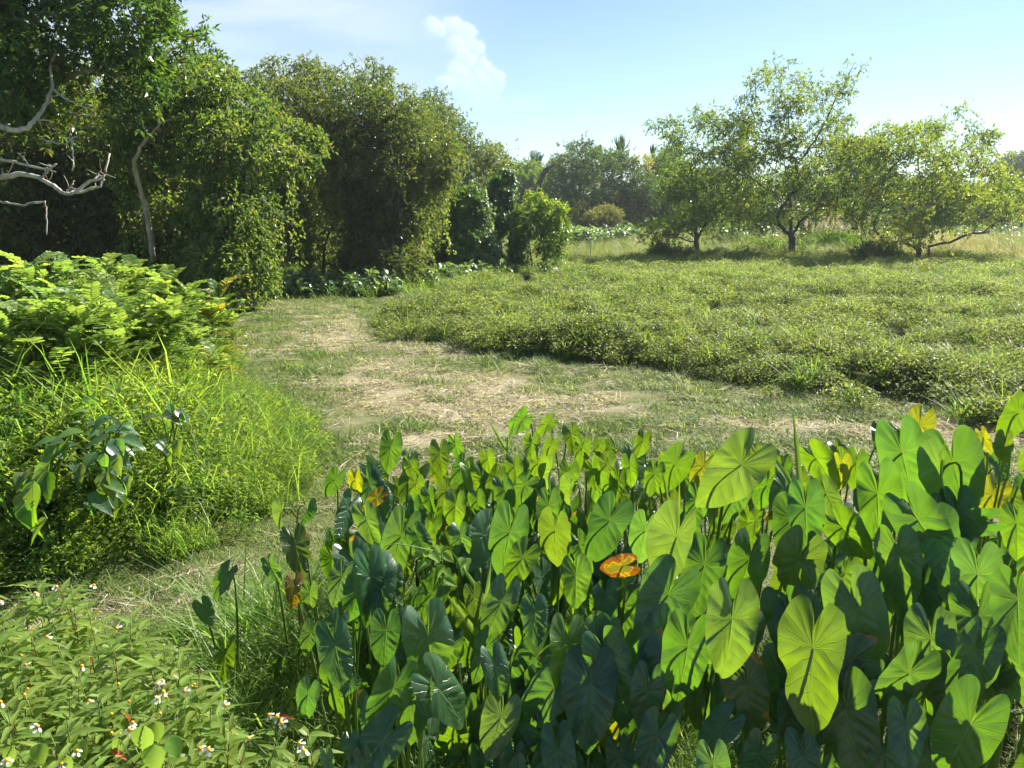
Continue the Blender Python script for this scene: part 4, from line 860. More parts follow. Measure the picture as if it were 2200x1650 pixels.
# plumed reeds
def reed_clump(label, px, d, n, h0, h1):
    b = gb(px, d, 0); root = empty('plumed_reed', Vector(b), label, 'reed', 'plumed reed clumps between the open crowned trees')
    parts = []; pl = []
    for i in range(n):
        o = b+np.array([RNG.normal(0, .5), RNG.normal(0, .4), 0]); h = RNG.uniform(h0, h1); e = o+np.array([RNG.normal(0, .2), RNG.normal(0, .2), h])
        V, T_ = tube(bez(o, (o+e)/2, e, 4), .006, 3); parts.append((V, T_, {'rnd': np.full(len(V), .7)}))
        m = 16; t = RNG.random(m); q = e+np.outer(t, [.05, 0, .35])+RNG.normal(0, .02, (m, 3)); V, Fc, k = leaves(LEAF4, q, nrmz(rdir(m)*.5+[.1, 0, 1]), rdir(m), .11, .03); pl.append((V, Fc, {}))
    V, Fc, A = blades(60, .6, .7, 1.5, .02, .3, None, 1.4); parts.append((V+b, Fc, A))
    V, Fc, A = join(parts); child('stalks', mesh_np('stalks', V, Fc, A, M['grassy']), root)
    V, Fc, A = join(pl); child('plumes', mesh_np('plumes', V, Fc, None, M['plume']), root)
for lab, px, d in [('pinkish plumed reeds just right of the tallest open crowned tree', 1800, 42), ('plumed reeds nearest the broad double trunked tree', 1835, 43), ('plumed reeds by the tallest trunk foot', 1760, 41), ('plumed reeds at the far right border of the meadow', 2170, 44)]:
    reed_clump(lab, px, d, 26, 1.2, 2.0)
def bush(label, px, d, rp, mat, ll=.12, n=9, squash=.8):
    b = gb(px, d, 0); root = empty('leafy_bush', Vector(b), label, 'bush')
    rr = rp*d/F; cl = [(b+np.array([RNG.normal(0, .45*rr), RNG.normal(0, .3*rr), rr*RNG.uniform(.35, .9)*squash]), np.array([.55, .55, .5])*rr) for _ in range(n)]
    me, *_ = sprays(cl, 50, .25, 8, ll, .45, mat, 'foliage', .2); child('foliage', me, root)
    skeleton([[b, b+np.array([.02, 0, .4*rr])]], cl, 9, .03, M['bark'], root, tipr=.006)
for a in [('dark bush at the foot of the smallest open crowned tree', 1425, 37.5, 34, M['treeC']), ('second low dark bush left of the smallest trunk', 1470, 37.2, 26, M['treeC']), ('dark leafy bush under the left of the broad double trunked tree', 1890, 35.2, 44, M['treeC']),
          ('low bush at the left foot of the double trunks', 1935, 35.0, 22, M['treeE']), ('low bush at the right foot of the double trunks', 2060, 35.0, 24, M['treeE']), ('yellow green bush between tallest and broadest open trees', 1790, 44, 46, M['treeE']),
          ('yellow green sapling between smallest and tallest trunks', 1660, 41, 40, M['treeE']), ('dark upright weed bush midway between two trunks', 1600, 38.5, 24, M['treeC'])]:
    bush(*a)
# survey stake
b = gb(1268, 36, 0); root = empty('marker_stake', Vector(b), 'thin white stake standing alone in the field grass', 'stake')
V, T_ = tube(np.array([b, b+[0, 0, .55], b+[.01, 0, 1.12]]), [.022, .022, .02], 6); child('pole', mesh_np('pole', V, T_, None, M['post']), root)
# ------------------------------------------------------------------ air
def haze(density):
    x0, x1, y0, y1, z0, z1 = -140, 160, -12, 175, -1.6, 17.5
    V = np.array([[x, y, z] for z in (z0, z1) for y in (y0, y1) for x in (x0, x1)], float)
    Fq = np.array([[0, 2, 3, 1], [4, 5, 7, 6], [0, 1, 5, 4], [2, 6, 7, 3], [0, 4, 6, 2], [1, 3, 7, 5]])
    m, n, l = newmat('hazy_air'); pv = n.new('ShaderNodeVolumePrincipled'); pv.inputs['Color'].default_value = (.80, .88, 1, 1); pv.inputs['Density'].default_value = density; pv.inputs['Anisotropy'].default_value = .35
    o = n.new('ShaderNodeOutputMaterial'); l.new(pv.outputs[0], o.inputs['Volume'])
    ob = link('haze', mesh_np('haze', V, Fq, None, m)); tag(ob, 'thin pale haze in the air over the field', 'haze', kind='stuff')
haze(.0004)

# ------------------------------------------------------------------ heart leaved plants (foreground right)
OUT = np.array([[0, -.66], [.04, -.62], [.10, -.545], [.18, -.41], [.24, -.25], [.27, -.07], [.272, .09], [.25, .23], [.205, .335], [.15, .385], [.10, .38], [.06, .315], [.028, .22], [0, .12]])
def cat_rom(p, n):
    d = np.concatenate([[0], np.cumsum(np.linalg.norm(np.diff(p, axis=0), axis=1))]); t = np.linspace(0, d[-1], n)
    a = np.stack([np.interp(t, d, p[:, i]) for i in range(2)], -1)
    for _ in range(2): a[1:-1] = (a[:-2]+2*a[1:-1]+a[2:])/4
    return a
def heart_mesh(seed, fold=.18, droop=.22, wave=.02, slim=1.0, hole=0.0, asym=0.0, curl=0.0):
    rg = np.random.default_rng(seed); h = cat_rom(OUT, 30)
    right = h.copy(); left = h[::-1].copy(); left[:, 0] *= -1
    B = np.concatenate([right, left[1:-1]]); B[:, 0] *= slim*.93; n = len(B)
    B[:, 0] *= np.where(B[:, 0] > 0, 1+asym, 1-asym)
    th = np.linspace(0, 2*math.pi, n, endpoint=False)
    rough = 1+.018*np.sin(th*5+rg.uniform(0, 6))+.014*np.sin(th*11+rg.uniform(0, 6))
    if hole:
        for _ in range(3):
            c = rg.uniform(0, 2*math.pi); w = rg.uniform(.10, .25); dd = np.abs((th-c+math.pi) % (2*math.pi)-math.pi); rough = rough-hole*rg.uniform(.5, 1)*np.exp(-(dd/w)**4)*(1+.25*np.sin(th*37))
    B = B*rough[:, None]
    rings = np.array([.0, .12, .25, .38, .5, .62, .73, .83, .92, 1.0]); V = []; A = {'lx': [], 'ly': [], 'lr': []}
    p1, p2, p3 = rg.uniform(0, 6.28, 3)
    for r in rings[1:]:
        x = B[:, 0]*r; y = B[:, 1]*r
        z = fold*np.abs(x)-.035*np.exp(-(x/.05)**2)*0
        z = z-droop*np.where(y < 0, (y/.62)**2, .0)*.62-droop*.8*np.where(y > 0, (y/.375)**2, 0)*.375
        z = z+wave*r**2*(np.sin(th*4+p1)+.7*np.sin(th*7+p2)+.4*np.sin(th*13+p3))
        z = z-curl*np.clip(np.abs(x)-.12, 0, 1)**2*6*np.where(x > 0, 1, .6)
        ph = np.where(y < 0, (np.abs(x)**1.15*.95+y)*8.5, np.arctan2(y, np.abs(x))*3.2)
        z = z+.010*np.cos(2*math.pi*(ph-.5))*-1*min(1, r*1.6)*sst(1.05, .7, r)
        V.append(np.stack([x, y, z], -1)); A['lx'].append(x); A['ly'].append(y); A['lr'].append(np.full(n, r))
    V = np.concatenate([np.zeros((1, 3))]+V); A = {k: np.concatenate([[0.]]+v) for k, v in A.items()}
    j = np.arange(n); j2 = (j+1) % n; Fc = [np.stack([np.zeros(n, int), 1+j, 1+j2], -1)]
    for q in range(len(rings)-2):
        a = 1+q*n; b = a+n; Fc += [np.stack([a+j, b+j, b+j2], -1), np.stack([a+j, b+j2, a+j2], -1)]
    return mesh_np('heart_leaf', V, np.concatenate(Fc), A, M['taro'], True)
HEART = [heart_mesh(100+i, fold=random.uniform(.02, .42), droop=random.uniform(.02, .34), wave=random.uniform(.010, .034), slim=random.uniform(.88, 1.1), asym=random.uniform(-.06, .06), curl=random.uniform(0, .8)) for i in range(20)]
HEARTF = [heart_mesh(200+i, fold=random.uniform(.6, 1.1), droop=random.uniform(.1, .3), wave=.014) for i in range(4)]          # half folded
HEARTH = [heart_mesh(300+i, fold=.16, droop=.18, wave=.02, hole=.09+.035*i) for i in range(5)]                                         # torn margin
COLS = {'d': (.038, .098, .058), 't': (.052, .115, .080), 'g': (.042, .102, .038), 'b': (.062, .124, .026), 'y': (.125, .15, .020), 'o': (.048, .088, .030), 'p': (.064, .125, .078), 'r': (.095, .09, .02)}  # dark and teal tones carry shade and skylight as colour, lime ones backlight
def zA(x, y): return 560+x/2.749, 850+y/2.749
def zB(x, y): return 1300+x/2.444, 830+y/2.444
def zC(x, y): return 1000+x/1.833, 1150+y/1.833
def zE(x, y): return x/2.75, 1150+y/2.75
HL = []     # px, py, length px, roll, yaw, colour, decay, mesh kind, description, depth override
def H(z, sc_, x, y, ln, roll=0, yaw=0, col='d', dec=0, kind='n', desc=None, dep=None, pit=None):
    px, py = z(x, y); HL.append(dict(px=px, py=py, ln=ln/sc_, roll=roll, yaw=yaw, col=col, dec=dec, kind=kind, desc=desc, dep=dep, pit=pit))
a = 2.749
H(zA, a, 770, 300, 250, -12, 10, 'g', desc='lone two lobed green leaf standing at the back left corner of the patch')
H(zA, a, 830, 830, 450, -14, 5, 't', desc='large blue green leaf with a tendril across it, left part of the patch')
H(zA, a, 1150, 650, 250, -20, 0, 'b', desc='glowing lime leaf on a slanting stalk above the tendril leaf')
H(zA, a, 1470, 810, 480, -15, 0, 'd', desc='big dark leaf right of the twining vine with two upright lobes')
H(zA, a, 2060, 740, 440, -4, 5, 'd', desc='large dark upright leaf in the middle of the patch')
H(zA, a, 1860, 1060, 350, 4, -10, 't', desc='dark leaf with pale shoulders and a bright lower right edge, patch centre')
H(zA, a, 1810, 1470, 460, -20, -35, 'b', desc='narrow glowing leaf on a long diagonal yellow stalk, lower centre')
H(zA, a, 740, 1390, 350, -6, 5, 'd', desc='broad dark leaf low at the left end of the patch')
H(zA, a, 1380, 1590, 330, -6, 0, 'd', desc='dark leaf with star shaped pale veins low left of centre')
H(zA, a, 1010, 1170, 350, -35, 30, 'g', desc='long slanting leaf pointing down left below the twining vine')
H(zA, a, 1420, 1220, 410, -25, -20, 't', desc='long blue green leaf slanting left beneath the patch centre')
H(zA, a, 1120, 1490, 290, -20, 20, 'g')
H(zA, a, 205, 880, 315, 8, -10, 'o', .35, desc='olive leaf with orange scorched margin at the left rim')
H(zA, a, 200, 1120, 210, 6, -20, 'r', .55, desc='rusty orange leaf at the left rim under the olive one')
H(zA, a, 290, 1165, 220, -12, 15, 't', desc='small blue green leaf in front of the rusty one')
H(zA, a, 60, 1010, 190, 25, 10, 't', desc='leftmost low blue green leaf of the dense patch')
H(zA, a, 275, 670, 190, -5, -40, 'd', kind='f')
H(zA, a, 125, 680, 210, 10, 55, 'p', kind='f', desc='pale folded leaf standing at the left rim')
H(zA, a, 625, 730, 290, 10, 5, 't', desc='green leaf with pale curled left margin, upper left of the patch')
H(zA, a, 905, 640, 170, 0, 5, 'd'); H(zA, a, 1440, 550, 225, 14, -10, 'd')
H(zA, a, 660, 430, 220, 30, 0, 'b'); H(zA, a, 560, 500, 190, 10, 5, 'y', desc='yellow lime leaf near the back left of the patch')
H(zA, a, 440, 495, 220, -30, 10, 'g'); H(zA, a, 690, 600, 180, -60, 10, 'r', .5, desc='orange withering leaf among lime ones at the back left')
H(zA, a, 1240, 460, 225, 8, -5, 'b'); H(zA, a, 1700, 650, 290, 4, 0, 'd'); H(zA, a, 1740, 800, 390, -20, 10, 'o', .15, desc='olive slanting leaf in the upper centre')
H(zA, a, 1545, 960, 330, -14, -5, 'b', .1, 'h', desc='yellow green leaf with nibbled rim overlapping the big dark one')
for (x, y, ln, ro, yw, c) in [(1060, 340, 230, -8, 0, 'b'), (890, 410, 170, 12, 0, 'b'), (920, 520, 180, -5, 10, 'b'), (1340, 370, 170, 0, -10, 'b'), (1600, 280, 180, 8, 0, 'b'), (1710, 300, 170, -5, 10, 'b'),
                               (1835, 230, 200, 20, 0, 'b'), (1900, 310, 210, 0, 0, 'b'), (2000, 290, 140, -10, 0, 'b'), (2060, 300, 150, 15, 0, 'b'), (2045, 400, 190, 0, 10, 'b'), (2060, 520, 220, 0, -10, 'b'), (1560, 530, 240, -25, 10, 'g'),
                               (1820, 460, 230, 6, 0, 'b'), (1500, 420, 200, 20, 0, 'o'), (1190, 420, 210, -15, 0, 'g'), (1150, 290, 180, 25, 20, 'g'), (1390, 470, 190, -20, 0, 'o'), (1280, 620, 200, 10, 10, 'g'), (1000, 600, 190, 10, 0, 'g'), (1100, 560, 190, -30, 0, 'o'), (1640, 400, 200, -12, 10, 'b'), (1960, 440, 210, 10, -10, 'b')]:
    H(zA, a, x, y, ln, ro, yw, c)
H(zA, a, 1545, 140, 220, -38, 40, 'g', desc='tallest upright leaf tip at the back edge left of centre'); H(zA, a, 1700, 165, 180, -45, 30, 'b')
H(zA, a, 1720, 440, 240, 0, 65, 'p', kind='f'); H(zA, a, 1830, 540, 230, -15, 60, 'p', kind='f')
H(zA, a, 440, 1360, 260, -20, 10, 't'); H(zA, a, 295, 1400, 210, -14, 5, 'g'); H(zA, a, 580, 1140, 300, -12, 0, 'd'); H(zA, a, 480, 1070, 280, -10, 10, 't'); H(zA, a, 460, 980, 190, -25, 40, 'g'); H(zA, a, 650, 930, 180, -8, 5, 'g')
H(zA, a, 110, 1560, 170, -18, 30, 'g', desc='small slim green leaf low in the shaded grass left of the patch')
H(zA, a, 960, 1360, 230, -10, 5, 'o', .1); H(zA, a, 780, 1080, 270, -8, 0, 'g'); H(zA, a, 930, 840, 240, 20, 10, 'g'); H(zA, a, 1180, 830, 230, 8, 0, 't'); H(zA, a, 1260, 1190, 230, 14, 0, 'o'); H(zA, a, 1620, 1280, 300, 10, 10, 't'); H(zA, a, 1990, 1410, 290, -6, 0, 't')
a = 2.75
H(zE, a, 1335, 240, 250, -18, 35, 'g', desc='single upright green leaf standing apart in the grass left of the patch')
H(zE, a, 1205, 430, 190, 12, -10, 't', desc='torn blue green leaf below the single upright one')
H(zE, a, 1330, 700, 260, 2, 10, 'b', .08, desc='solitary half yellow leaf in the shaded grass')
H(zE, a, 1650, 750, 200, -14, 45, 'g', desc='slim olive leaf in the shade between grass and patch')
H(zE, a, 1820, 940, 270, -8, 20, 'd', .1, desc='dark drooping leaf in the shaded corner with yellow margin'); H(zE, a, 2080, 880, 160, -40, 10, 'd'); H(zE, a, 2190, 1050, 220, -10, 0, 't'); H(zE, a, 1930, 1310, 170, 0, 5, 't'); H(zE, a, 2070, 1230, 190, 10, 5, 'd'); H(zE, a, 2150, 1330, 230, 0, 0, 't')
a = 2.444
H(zB, a, 200, 285, 165, 0, 0, 'b', desc='small lone lime leaf standing above the back edge at centre')
H(zB, a, 715, 410, 500, -28, -15, 'p', desc='big pale silvery leaf slanting left on a long yellow stalk', dep=3.45)
H(zB, a, 365, 410, 310, -20, 10, 'b', desc='lime leaf left of the big silvery slanting leaf'); H(zB, a, 515, 420, 210, -18, 0, 'y')
for (x, y, ln, ro, c) in [(790, 360, 160, 10, 'b'), (875, 410, 150, 0, 'b'), (1110, 380, 290, 25, 'b'), (1240, 420, 200, 5, 'y'), (700, 570, 270, -20, 'd'), (850, 520, 230, -10, 'g'), (600, 400, 200, 0, 'b'), (480, 600, 250, -10, 'g'), (1160, 560, 240, 25, 'p'), (940, 430, 180, 0, 'g'), (1000, 560, 200, 10, 'b'), (260, 460, 190, -10, 'b'), (130, 420, 180, 8, 'b'), (70, 500, 200, 0, 'b'), (1320, 400, 220, 0, 'b'), (1700, 600, 250, 0, 'o'), (1640, 740, 200, 0, 'd')]:
    H(zB, a, x, y, ln, ro, random.uniform(-12, 12), c)
H(zB, a, 1430, 565, 480, 2, 0, 'g', desc='large round leaf with half lit blade, upper right', dep=2.95)
H(zB, a, 1560, 350, 500, 18, 5, 'd', desc='large dark leaf behind the half lit round one', dep=3.2)
H(zB, a, 1650, 205, 280, -6, 0, 'y', .25, 'h', desc='bright yellow ragged leaf seen from below, at the top right', dep=3.5)
H(zB, a, 1830, 400, 540, 12, 8, 'd', desc='tall dark leaf right of the yellow ragged one', dep=3.0)
H(zB, a, 2170, 140, 280, -30, 0, 'b', desc='lime leaf cut by the right picture border at the top', dep=3.1)
H(zB, a, 2095, 300, 190, 0, 10, 'o', desc='olive leaf in front of the lime one at the right border', dep=3.0); H(zB, a, 1985, 265, 150, 40, 20, 'y', dep=3.3)
H(zB, a, 2030, 570, 280, -10, 0, 'y', .2, desc='yellow dying leaf low right of the tall dark one', dep=3.25)
H(zB, a, 1765, 430, 400, 10, 62, 'p', kind='f', desc='pale folded leaf seen edge on beside the tall dark one', dep=2.95)
H(zB, a, 1245, 740, 350, 38, 5, 'b', desc='glowing lime leaf tilted right of the olive spotted one', dep=3.0)
H(zB, a, 1015, 915, 470, -4, 0, 'o', .22, 'h', desc='olive leaf with brown withered right edge', dep=2.85)
H(zB, a, 755, 910, 400, -10, 0, 'g', desc='green leaf striped by stalk shadows, centre right', dep=3.0)
H(zB, a, 210, 760, 300, -8, 0, 't'); H(zB, a, 375, 790, 480, -8, 58, 'p', kind='f', desc='silvery leaf hanging edge on with a yellow curved stalk', dep=2.95)
H(zB, a, 330, 1095, 520, -12, 0, 'd', desc='very large shaded dark leaf below the silvery edge on one', dep=2.75)
H(zB, a, 1665, 1050, 320, 2, 0, 'd', desc='dark leaf with one lit lobe between two large dark leaves', dep=2.75)
H(zB, a, 1955, 990, 490, 2, -5, 't', desc='large teal leaf with bright right shoulder near the right border', dep=2.6)
H(zB, a, 1950, 720, 330, -70, 0, 'd', dep=2.9); H(zB, a, 95, 940, 230, -70, 20, 'r', .6, desc='curled yellow and brown leaf in the centre', dep=3.0); H(zB, a, 940, 650, 170, -50, 0, 'r', .4)
H(zB, a, 2160, 720, 300, 10, -10, 'b', dep=2.9, desc='bright leaf at the right border above the teal one')
a = 1.833
H(zC, a, 1050, 330, 420, 0, -12, 'p', desc='pale teal leaf with a lit left half, lower right of centre', dep=2.5)
H(zC, a, 1368, 445, 525, 4, 3, 'b', .16, 'h', desc='biggest glowing green leaf with nibbled holes, in front', dep=2.35)
H(zC, a, 1530, 285, 430, 12, 0, 't', desc='dark teal leaf just right of the biggest glowing one', dep=2.55)
H(zC, a, 1832, 410, 365, 0, 0, 't', desc='teal leaf with lit notch, right foreground', dep=2.45)
H(zC, a, 1985, 750, 480, -18, -8, 'g', desc='large half lit leaf in the bottom right corner', dep=2.15)
H(zC, a, 1500, 690, 430, 24, 8, 'g', desc='leaf half lit yellow green beneath the biggest glowing one', dep=2.45)
H(zC, a, 1105, 590, 320, 10, 0, 'o', .38, desc='olive leaf with burnt brown left edge, low centre right', dep=2.6)
H(zC, a, 875, 440, 390, 8, 5, 'g', desc='green leaf left of the pale teal one', dep=2.55); H(zC, a, 775, 490, 310, 5, 20, 't', dep=2.65); H(zC, a, 720, 610, 280, -6, 0, 'd', dep=2.6); H(zC, a, 545, 410, 250, -4, 0, 't')
H(zC, a, 140, 715, 265, -12, 0, 'p', desc='small pale sunlit leaf at the bottom left of the patch', dep=2.7)
H(zC, a, 365, 850, 290, 0, 0, 't', desc='grey green leaf with a sunlit ear at the bottom edge', dep=2.5)
H(zC, a, 500, 715, 140, -10, 10, 't', dep=2.75); H(zC, a, 560, 785, 180, -12, 40, 'y', .1, desc='small dull yellow leaf low in the centre', dep=2.7)
H(zC, a, 1015, 750, 250, -6, 0, 'd', dep=2.6); H(zC, a, 755, 790, 280, -8, 0, 'd', dep=2.5)
H(zC, a, 975, 905, 250, 2, 0, 't', desc='two lobed grey leaf top at the bottom edge', dep=2.2); H(zC, a, 1735, 745, 270, 22, -10, 't', desc='teal leaf left of the bottom right corner leaf', dep=2.3)
H(zC, a, 2175, 480, 160, 20, 0, 'p', dep=2.5); H(zC, a, 2080, 560, 240, -20, 0, 'o', .15, dep=2.5); H(zC, a, 1285, 700, 250, -4, 0, 'd', dep=2.6); H(zC, a, 1650, 860, 260, 0, 0, 'd', dep=2.35); H(zC, a, 1330, 870, 280, 6, 0, 'd', dep=2.4); H(zC, a, 2165, 250, 330, 0, -5, 'o', dep=2.6)
H(zC, a, 60, 870, 170, -8, 0, 'd', dep=2.8); H(zC, a, 190, 890, 200, 6, 0, 't', dep=2.7); H(zC, a, 610, 880, 240, 4, 0, 'd', dep=2.6); H(zC, a, 1160, 860, 260, -8, 0, 'd', dep=2.5); H(zC, a, 1830, 880, 260, 4, 0, 'd', dep=2.3); H(zC, a, 2050, 300, 300, 5, 0, 'd', dep=2.75); H(zC, a, 1600, 560, 260, 0, 0, 'd', dep=2.75); H(zC, a, 940, 120, 330, -6, 0, 'd', dep=2.95); H(zC, a, 1730, 180, 300, 12, 0, 'd', dep=2.85)
def auto_depth(py): return float(np.interp(py, [900, 950, 1000, 1080, 1160, 1250, 1350, 1450, 1550, 1650], [4.95, 4.6, 4.25, 3.8, 3.45, 3.15, 2.85, 2.65, 2.45, 2.3]))
def leaf_matrix(pos, yaw, pitch, roll, size):
    """blade with its upper side turned to the viewer's side of the patch, tip hanging down"""
    az = math.atan2(CAM[0]-pos[0], CAM[1]-pos[1])+R(yaw)
    n = Vector((math.sin(az)*math.cos(pitch), math.cos(az)*math.cos(pitch), math.sin(pitch)))
    dn = Vector((0, 0, -1)); t = (dn-n*dn.dot(n)).normalized(); t = Matrix.Rotation(R(roll), 3, n) @ t
    Y = -t; X = Y.cross(n)
    m = Matrix((X, Y, n)).transposed().to_4x4(); return Matrix.Translation(Vector(pos)) @ m @ Matrix.Diagonal((size, size, size, 1)), n, t
recs = []
for h in HL:
    d = h['dep'] or auto_depth(h['py'])
    if h['px'] < 620: d = max(d, 3.6)+.0
    pos = P(h['px'], h['py'], d*random.uniform(.985, 1.015)); h['pos'] = pos; h['d'] = d; h['size'] = h['ln']*d/F*1.04; h['roll'] += random.gauss(0, 7); h['yaw'] += random.gauss(0, 9)
    pos[2] = max(pos[2], tz(pos[0], pos[1])+.14)
    recs.append(h)
# neighbour leaves added on the sun's side, to throw shade on those in front
for h in list(recs):
    if (h['py'] < 1060 and h['px'] > 1000) or h['px'] < 610: continue
    for rep in range(2):
        if random.random() > .8*(h['px'] < 1000) and random.random() > {'d': .95, 't': .95, 'p': .5, 'g': .7, 'b': .2, 'y': .1, 'o': .7, 'r': .6}[h['col']]: continue
        q = h['pos']+SDIR*random.uniform(.13, .45)+np.array([random.gauss(0, .06), random.gauss(.02, .05), random.gauss(-.02, .05)])
        if q[2] > (1.05 if q[0] < .9 else 1.45): continue
        dep = q[1]*CP-(q[2]-HC)*SP; px_ = 1100+F*q[0]/dep; py_ = 825-F*((q[2]-HC)*CP+q[1]*SP)/dep
        if py_ < 985 or any(k_['desc'] and (k_['px']-px_)**2+(k_['py']-py_)**2 < 75**2 and dep < k_['d']+.05 for k_ in HL): continue
        recs.append(dict(px=px_, py=py_, roll=random.gauss(0, 20), yaw=random.gauss(0, 22), col=random.choice('ddtg'), dec=0, kind='n', desc=None, pos=q, d=dep, size=random.uniform(.25, .36), pit=R(random.uniform(-5, 40)), fill=1))
# fillers deeper in the patch
nf = 0; tries = 0
while nf < 330 and tries < 20000:
    tries += 1
    x = random.uniform(-1.2, 4.4); y = random.uniform(1.7, 5.1)
    if not taro_area(np.array([x]), np.array([y]))[0]: continue
    if not in_view(np.array([x]), np.array([y]), 1.0, 1.1)[0]: continue
    back = sst(2.4, 4.6, y); z = random.uniform(.22, .60)+.40*float(back)*random.uniform(.3, 1)+(.25 if x > 1.4 and y > 2.6 else 0)
    dep = (y)*CP-(z-HC)*SP
    px = 1100+F*x/dep
    vpx = 825-F*((z-HC)*CP+y*SP)/dep
    if any((q['px']-px)**2+(q['py']-vpx)**2 < 34**2 and q['d'] > dep-.06 for q in recs[:len(HL)]): continue
    if vpx < 990 and not (1800 < px): z -= .12
    if vpx < 930: continue
    recs.append(dict(px=px, py=vpx, roll=random.gauss(0, 16), yaw=random.gauss(0, 18), col=random.choice('ddtgg' if back < .6 else 'bbgdo'), dec=0, kind='n', desc=None, pos=np.array([x, y, z]), d=dep, size=random.uniform(.17, .33), pit=R(random.uniform(8, 58)), fill=1)); nf += 1  # front rows take the shade tones, back rows the backlit lime
for kz in range(150):
    x = random.uniform(-.95, .45); y = random.uniform(3.5, 4.8); z = random.uniform(.55, .95)
    if kz > 62: x = random.uniform(-.8, .5); y = random.uniform(2.5, 3.8); z = random.uniform(.28, .80)
    if x < -1.0+.45*max(0, 3.3-y): continue
    dep = y*CP-(z-HC)*SP; px_ = 1100+F*x/dep; py_ = 825-F*((z-HC)*CP+y*SP)/dep
    if any(k_['desc'] and (k_['px']-px_)**2+(k_['py']-py_)**2 < 60**2 and dep < k_['d']+.05 for k_ in HL): continue
    recs.append(dict(px=px_, py=py_, roll=random.gauss(0, 20), yaw=random.gauss(0, 20), col=random.choice('dggb'), dec=0, kind='n', desc=None, pos=np.array([x, y, z]), d=dep, size=random.uniform(.18, .29), pit=R(random.uniform(-10, 35)), fill=1))
for _ in range(130):
    x = random.uniform(1.2, 4.6); y = random.uniform(1.6, 5.0); z = random.uniform(.45, 1.0)+.3*float(sst(2.4, 4.6, y))
    if x < .66*(y*CP+1.3*SP)*1.02+.12: continue
    recs.append(dict(px=2400, py=1300, roll=random.gauss(0, 18), yaw=random.gauss(0, 25), col=random.choice('dtgg'), dec=0, kind='n', desc=None, pos=np.array([x, y, z]), d=3, size=random.uniform(.28, .40), pit=R(random.uniform(0, 45)), fill=1))
# gather leaves into plants
random.seed(11)
pool = sorted(range(len(recs)), key=lambda i: (recs[i].get('desc') is None, recs[i]['pos'][1])); used = set(); plants = []
for i in pool:
    if i in used: continue
    grp = [i]; used.add(i); p0 = recs[i]['pos']
    near = sorted([(np.hypot(*(recs[j]['pos'][:2]-p0[:2])), j) for j in range(len(recs)) if j not in used and recs[j].get('desc') is None])
    for dist, j in near[:3]:
        if dist < .30 and len(grp) < random.choice((1, 2, 3, 3)): grp.append(j); used.add(j)
    plants.append(grp)
TG = 'heart leaved plants of the foreground patch'
for grp in plants:
    lead = recs[grp[0]]; c = np.mean([recs[i]['pos'] for i in grp], 0)
    away = c[:2]-CAM[:2]; away = away/np.linalg.norm(away)
    bx, by = c[0]+away[0]*random.uniform(.05, .22)+random.uniform(-.08, .08), c[1]+away[1]*random.uniform(.05, .22)
    bz = float(tz(bx, by))
    if lead['desc']:
        lab = 'heart leaved plant with '+lead['desc']; lab = ' '.join(lab.split()[:16])
    else:
        zone = ('deep among the dark front leaves' if c[1] < 2.75 else 'in the mid rows' if c[1] < 3.5 else 'in the lime green back rows')
        side = 'on the left of the patch' if c[0] < -.25 else 'at the centre of the patch' if c[0] < .8 else 'on the right of the patch'
        lab = 'plain heart leaved plant %s %s' % (zone, side)
        if lead['px'] >= 2400: lab = 'plain heart leaved plant of the patch continuing past the right picture border'
    root = empty('heart_leaf_plant', (bx, by, bz), lab, 'plant', TG if lead['desc'] else TG+': '+lab.split('plant ')[1])
    for i in grp:
        r = recs[i]; hgt = r['pos'][2]
        pit = r['pit'] if r['pit'] is not None else R(random.gauss(16, 9) if r['py'] > 1150 else random.gauss(4, 10))
        Mx, n, t = leaf_matrix(r['pos'], r['yaw']+random.gauss(0, 5), pit, r['roll'], r['size'])
        if not r['desc'] and random.random() < .2: r['dec'] = random.uniform(.22, .36)
        me = random.choice(HEARTF if r['kind'] == 'f' else HEARTH[:2] if r['kind'] == 'h' else HEARTH if random.random() < .12 else HEART)
        st_end = Vector(r['pos'])-n*.004
        base = Vector((bx+random.uniform(-.05, .05), by+random.uniform(-.05, .05), bz-.03))
        bend = Vector(r['pos'])-n*.16*r['size']/.3+Vector((0, 0, .10*r['size']/.3))
        q0 = np.array(base); q1 = np.array(base*.35+bend*.65); q1[2] = base.z+.85*(bend.z-base.z)
        tt = np.linspace(0, 1, 14)[:, None]; q2 = np.array(bend); q3 = np.array(st_end)
        pts = (1-tt)**3*q0+3*(1-tt)**2*tt*q1+3*(1-tt)*tt**2*(q2*.9+q3*.1)+tt**3*q3
        sz = r['size']/.33; V, T_ = tube(pts, np.linspace(.0085, .0036, 14)*(.6+.4*sz), 6)
        stm = child('stalk', mesh_np('stalk', V, T_, None, M['stalk'], True), root)
        o = bpy.data.objects.new('leaf', me); COL.objects.link(o); o.parent = root
        o.matrix_world = Mx; o.matrix_parent_inverse = Matrix.Translation(-Vector((bx, by, bz)))
        o.matrix_basis = Mx
        cc = np.array(COLS[r['col']])*random.uniform(.85, 1.18)*np.array([random.uniform(.92, 1.08), 1, random.uniform(.85, 1.15)])
        o.color = (*cc, 1-r['dec'])
        if r['dec'] > .15 and r['desc']: o['label'] = 'yellowing leaf with brown decayed margin' if r['col'] in 'yro' else 'leaf with brown spots'

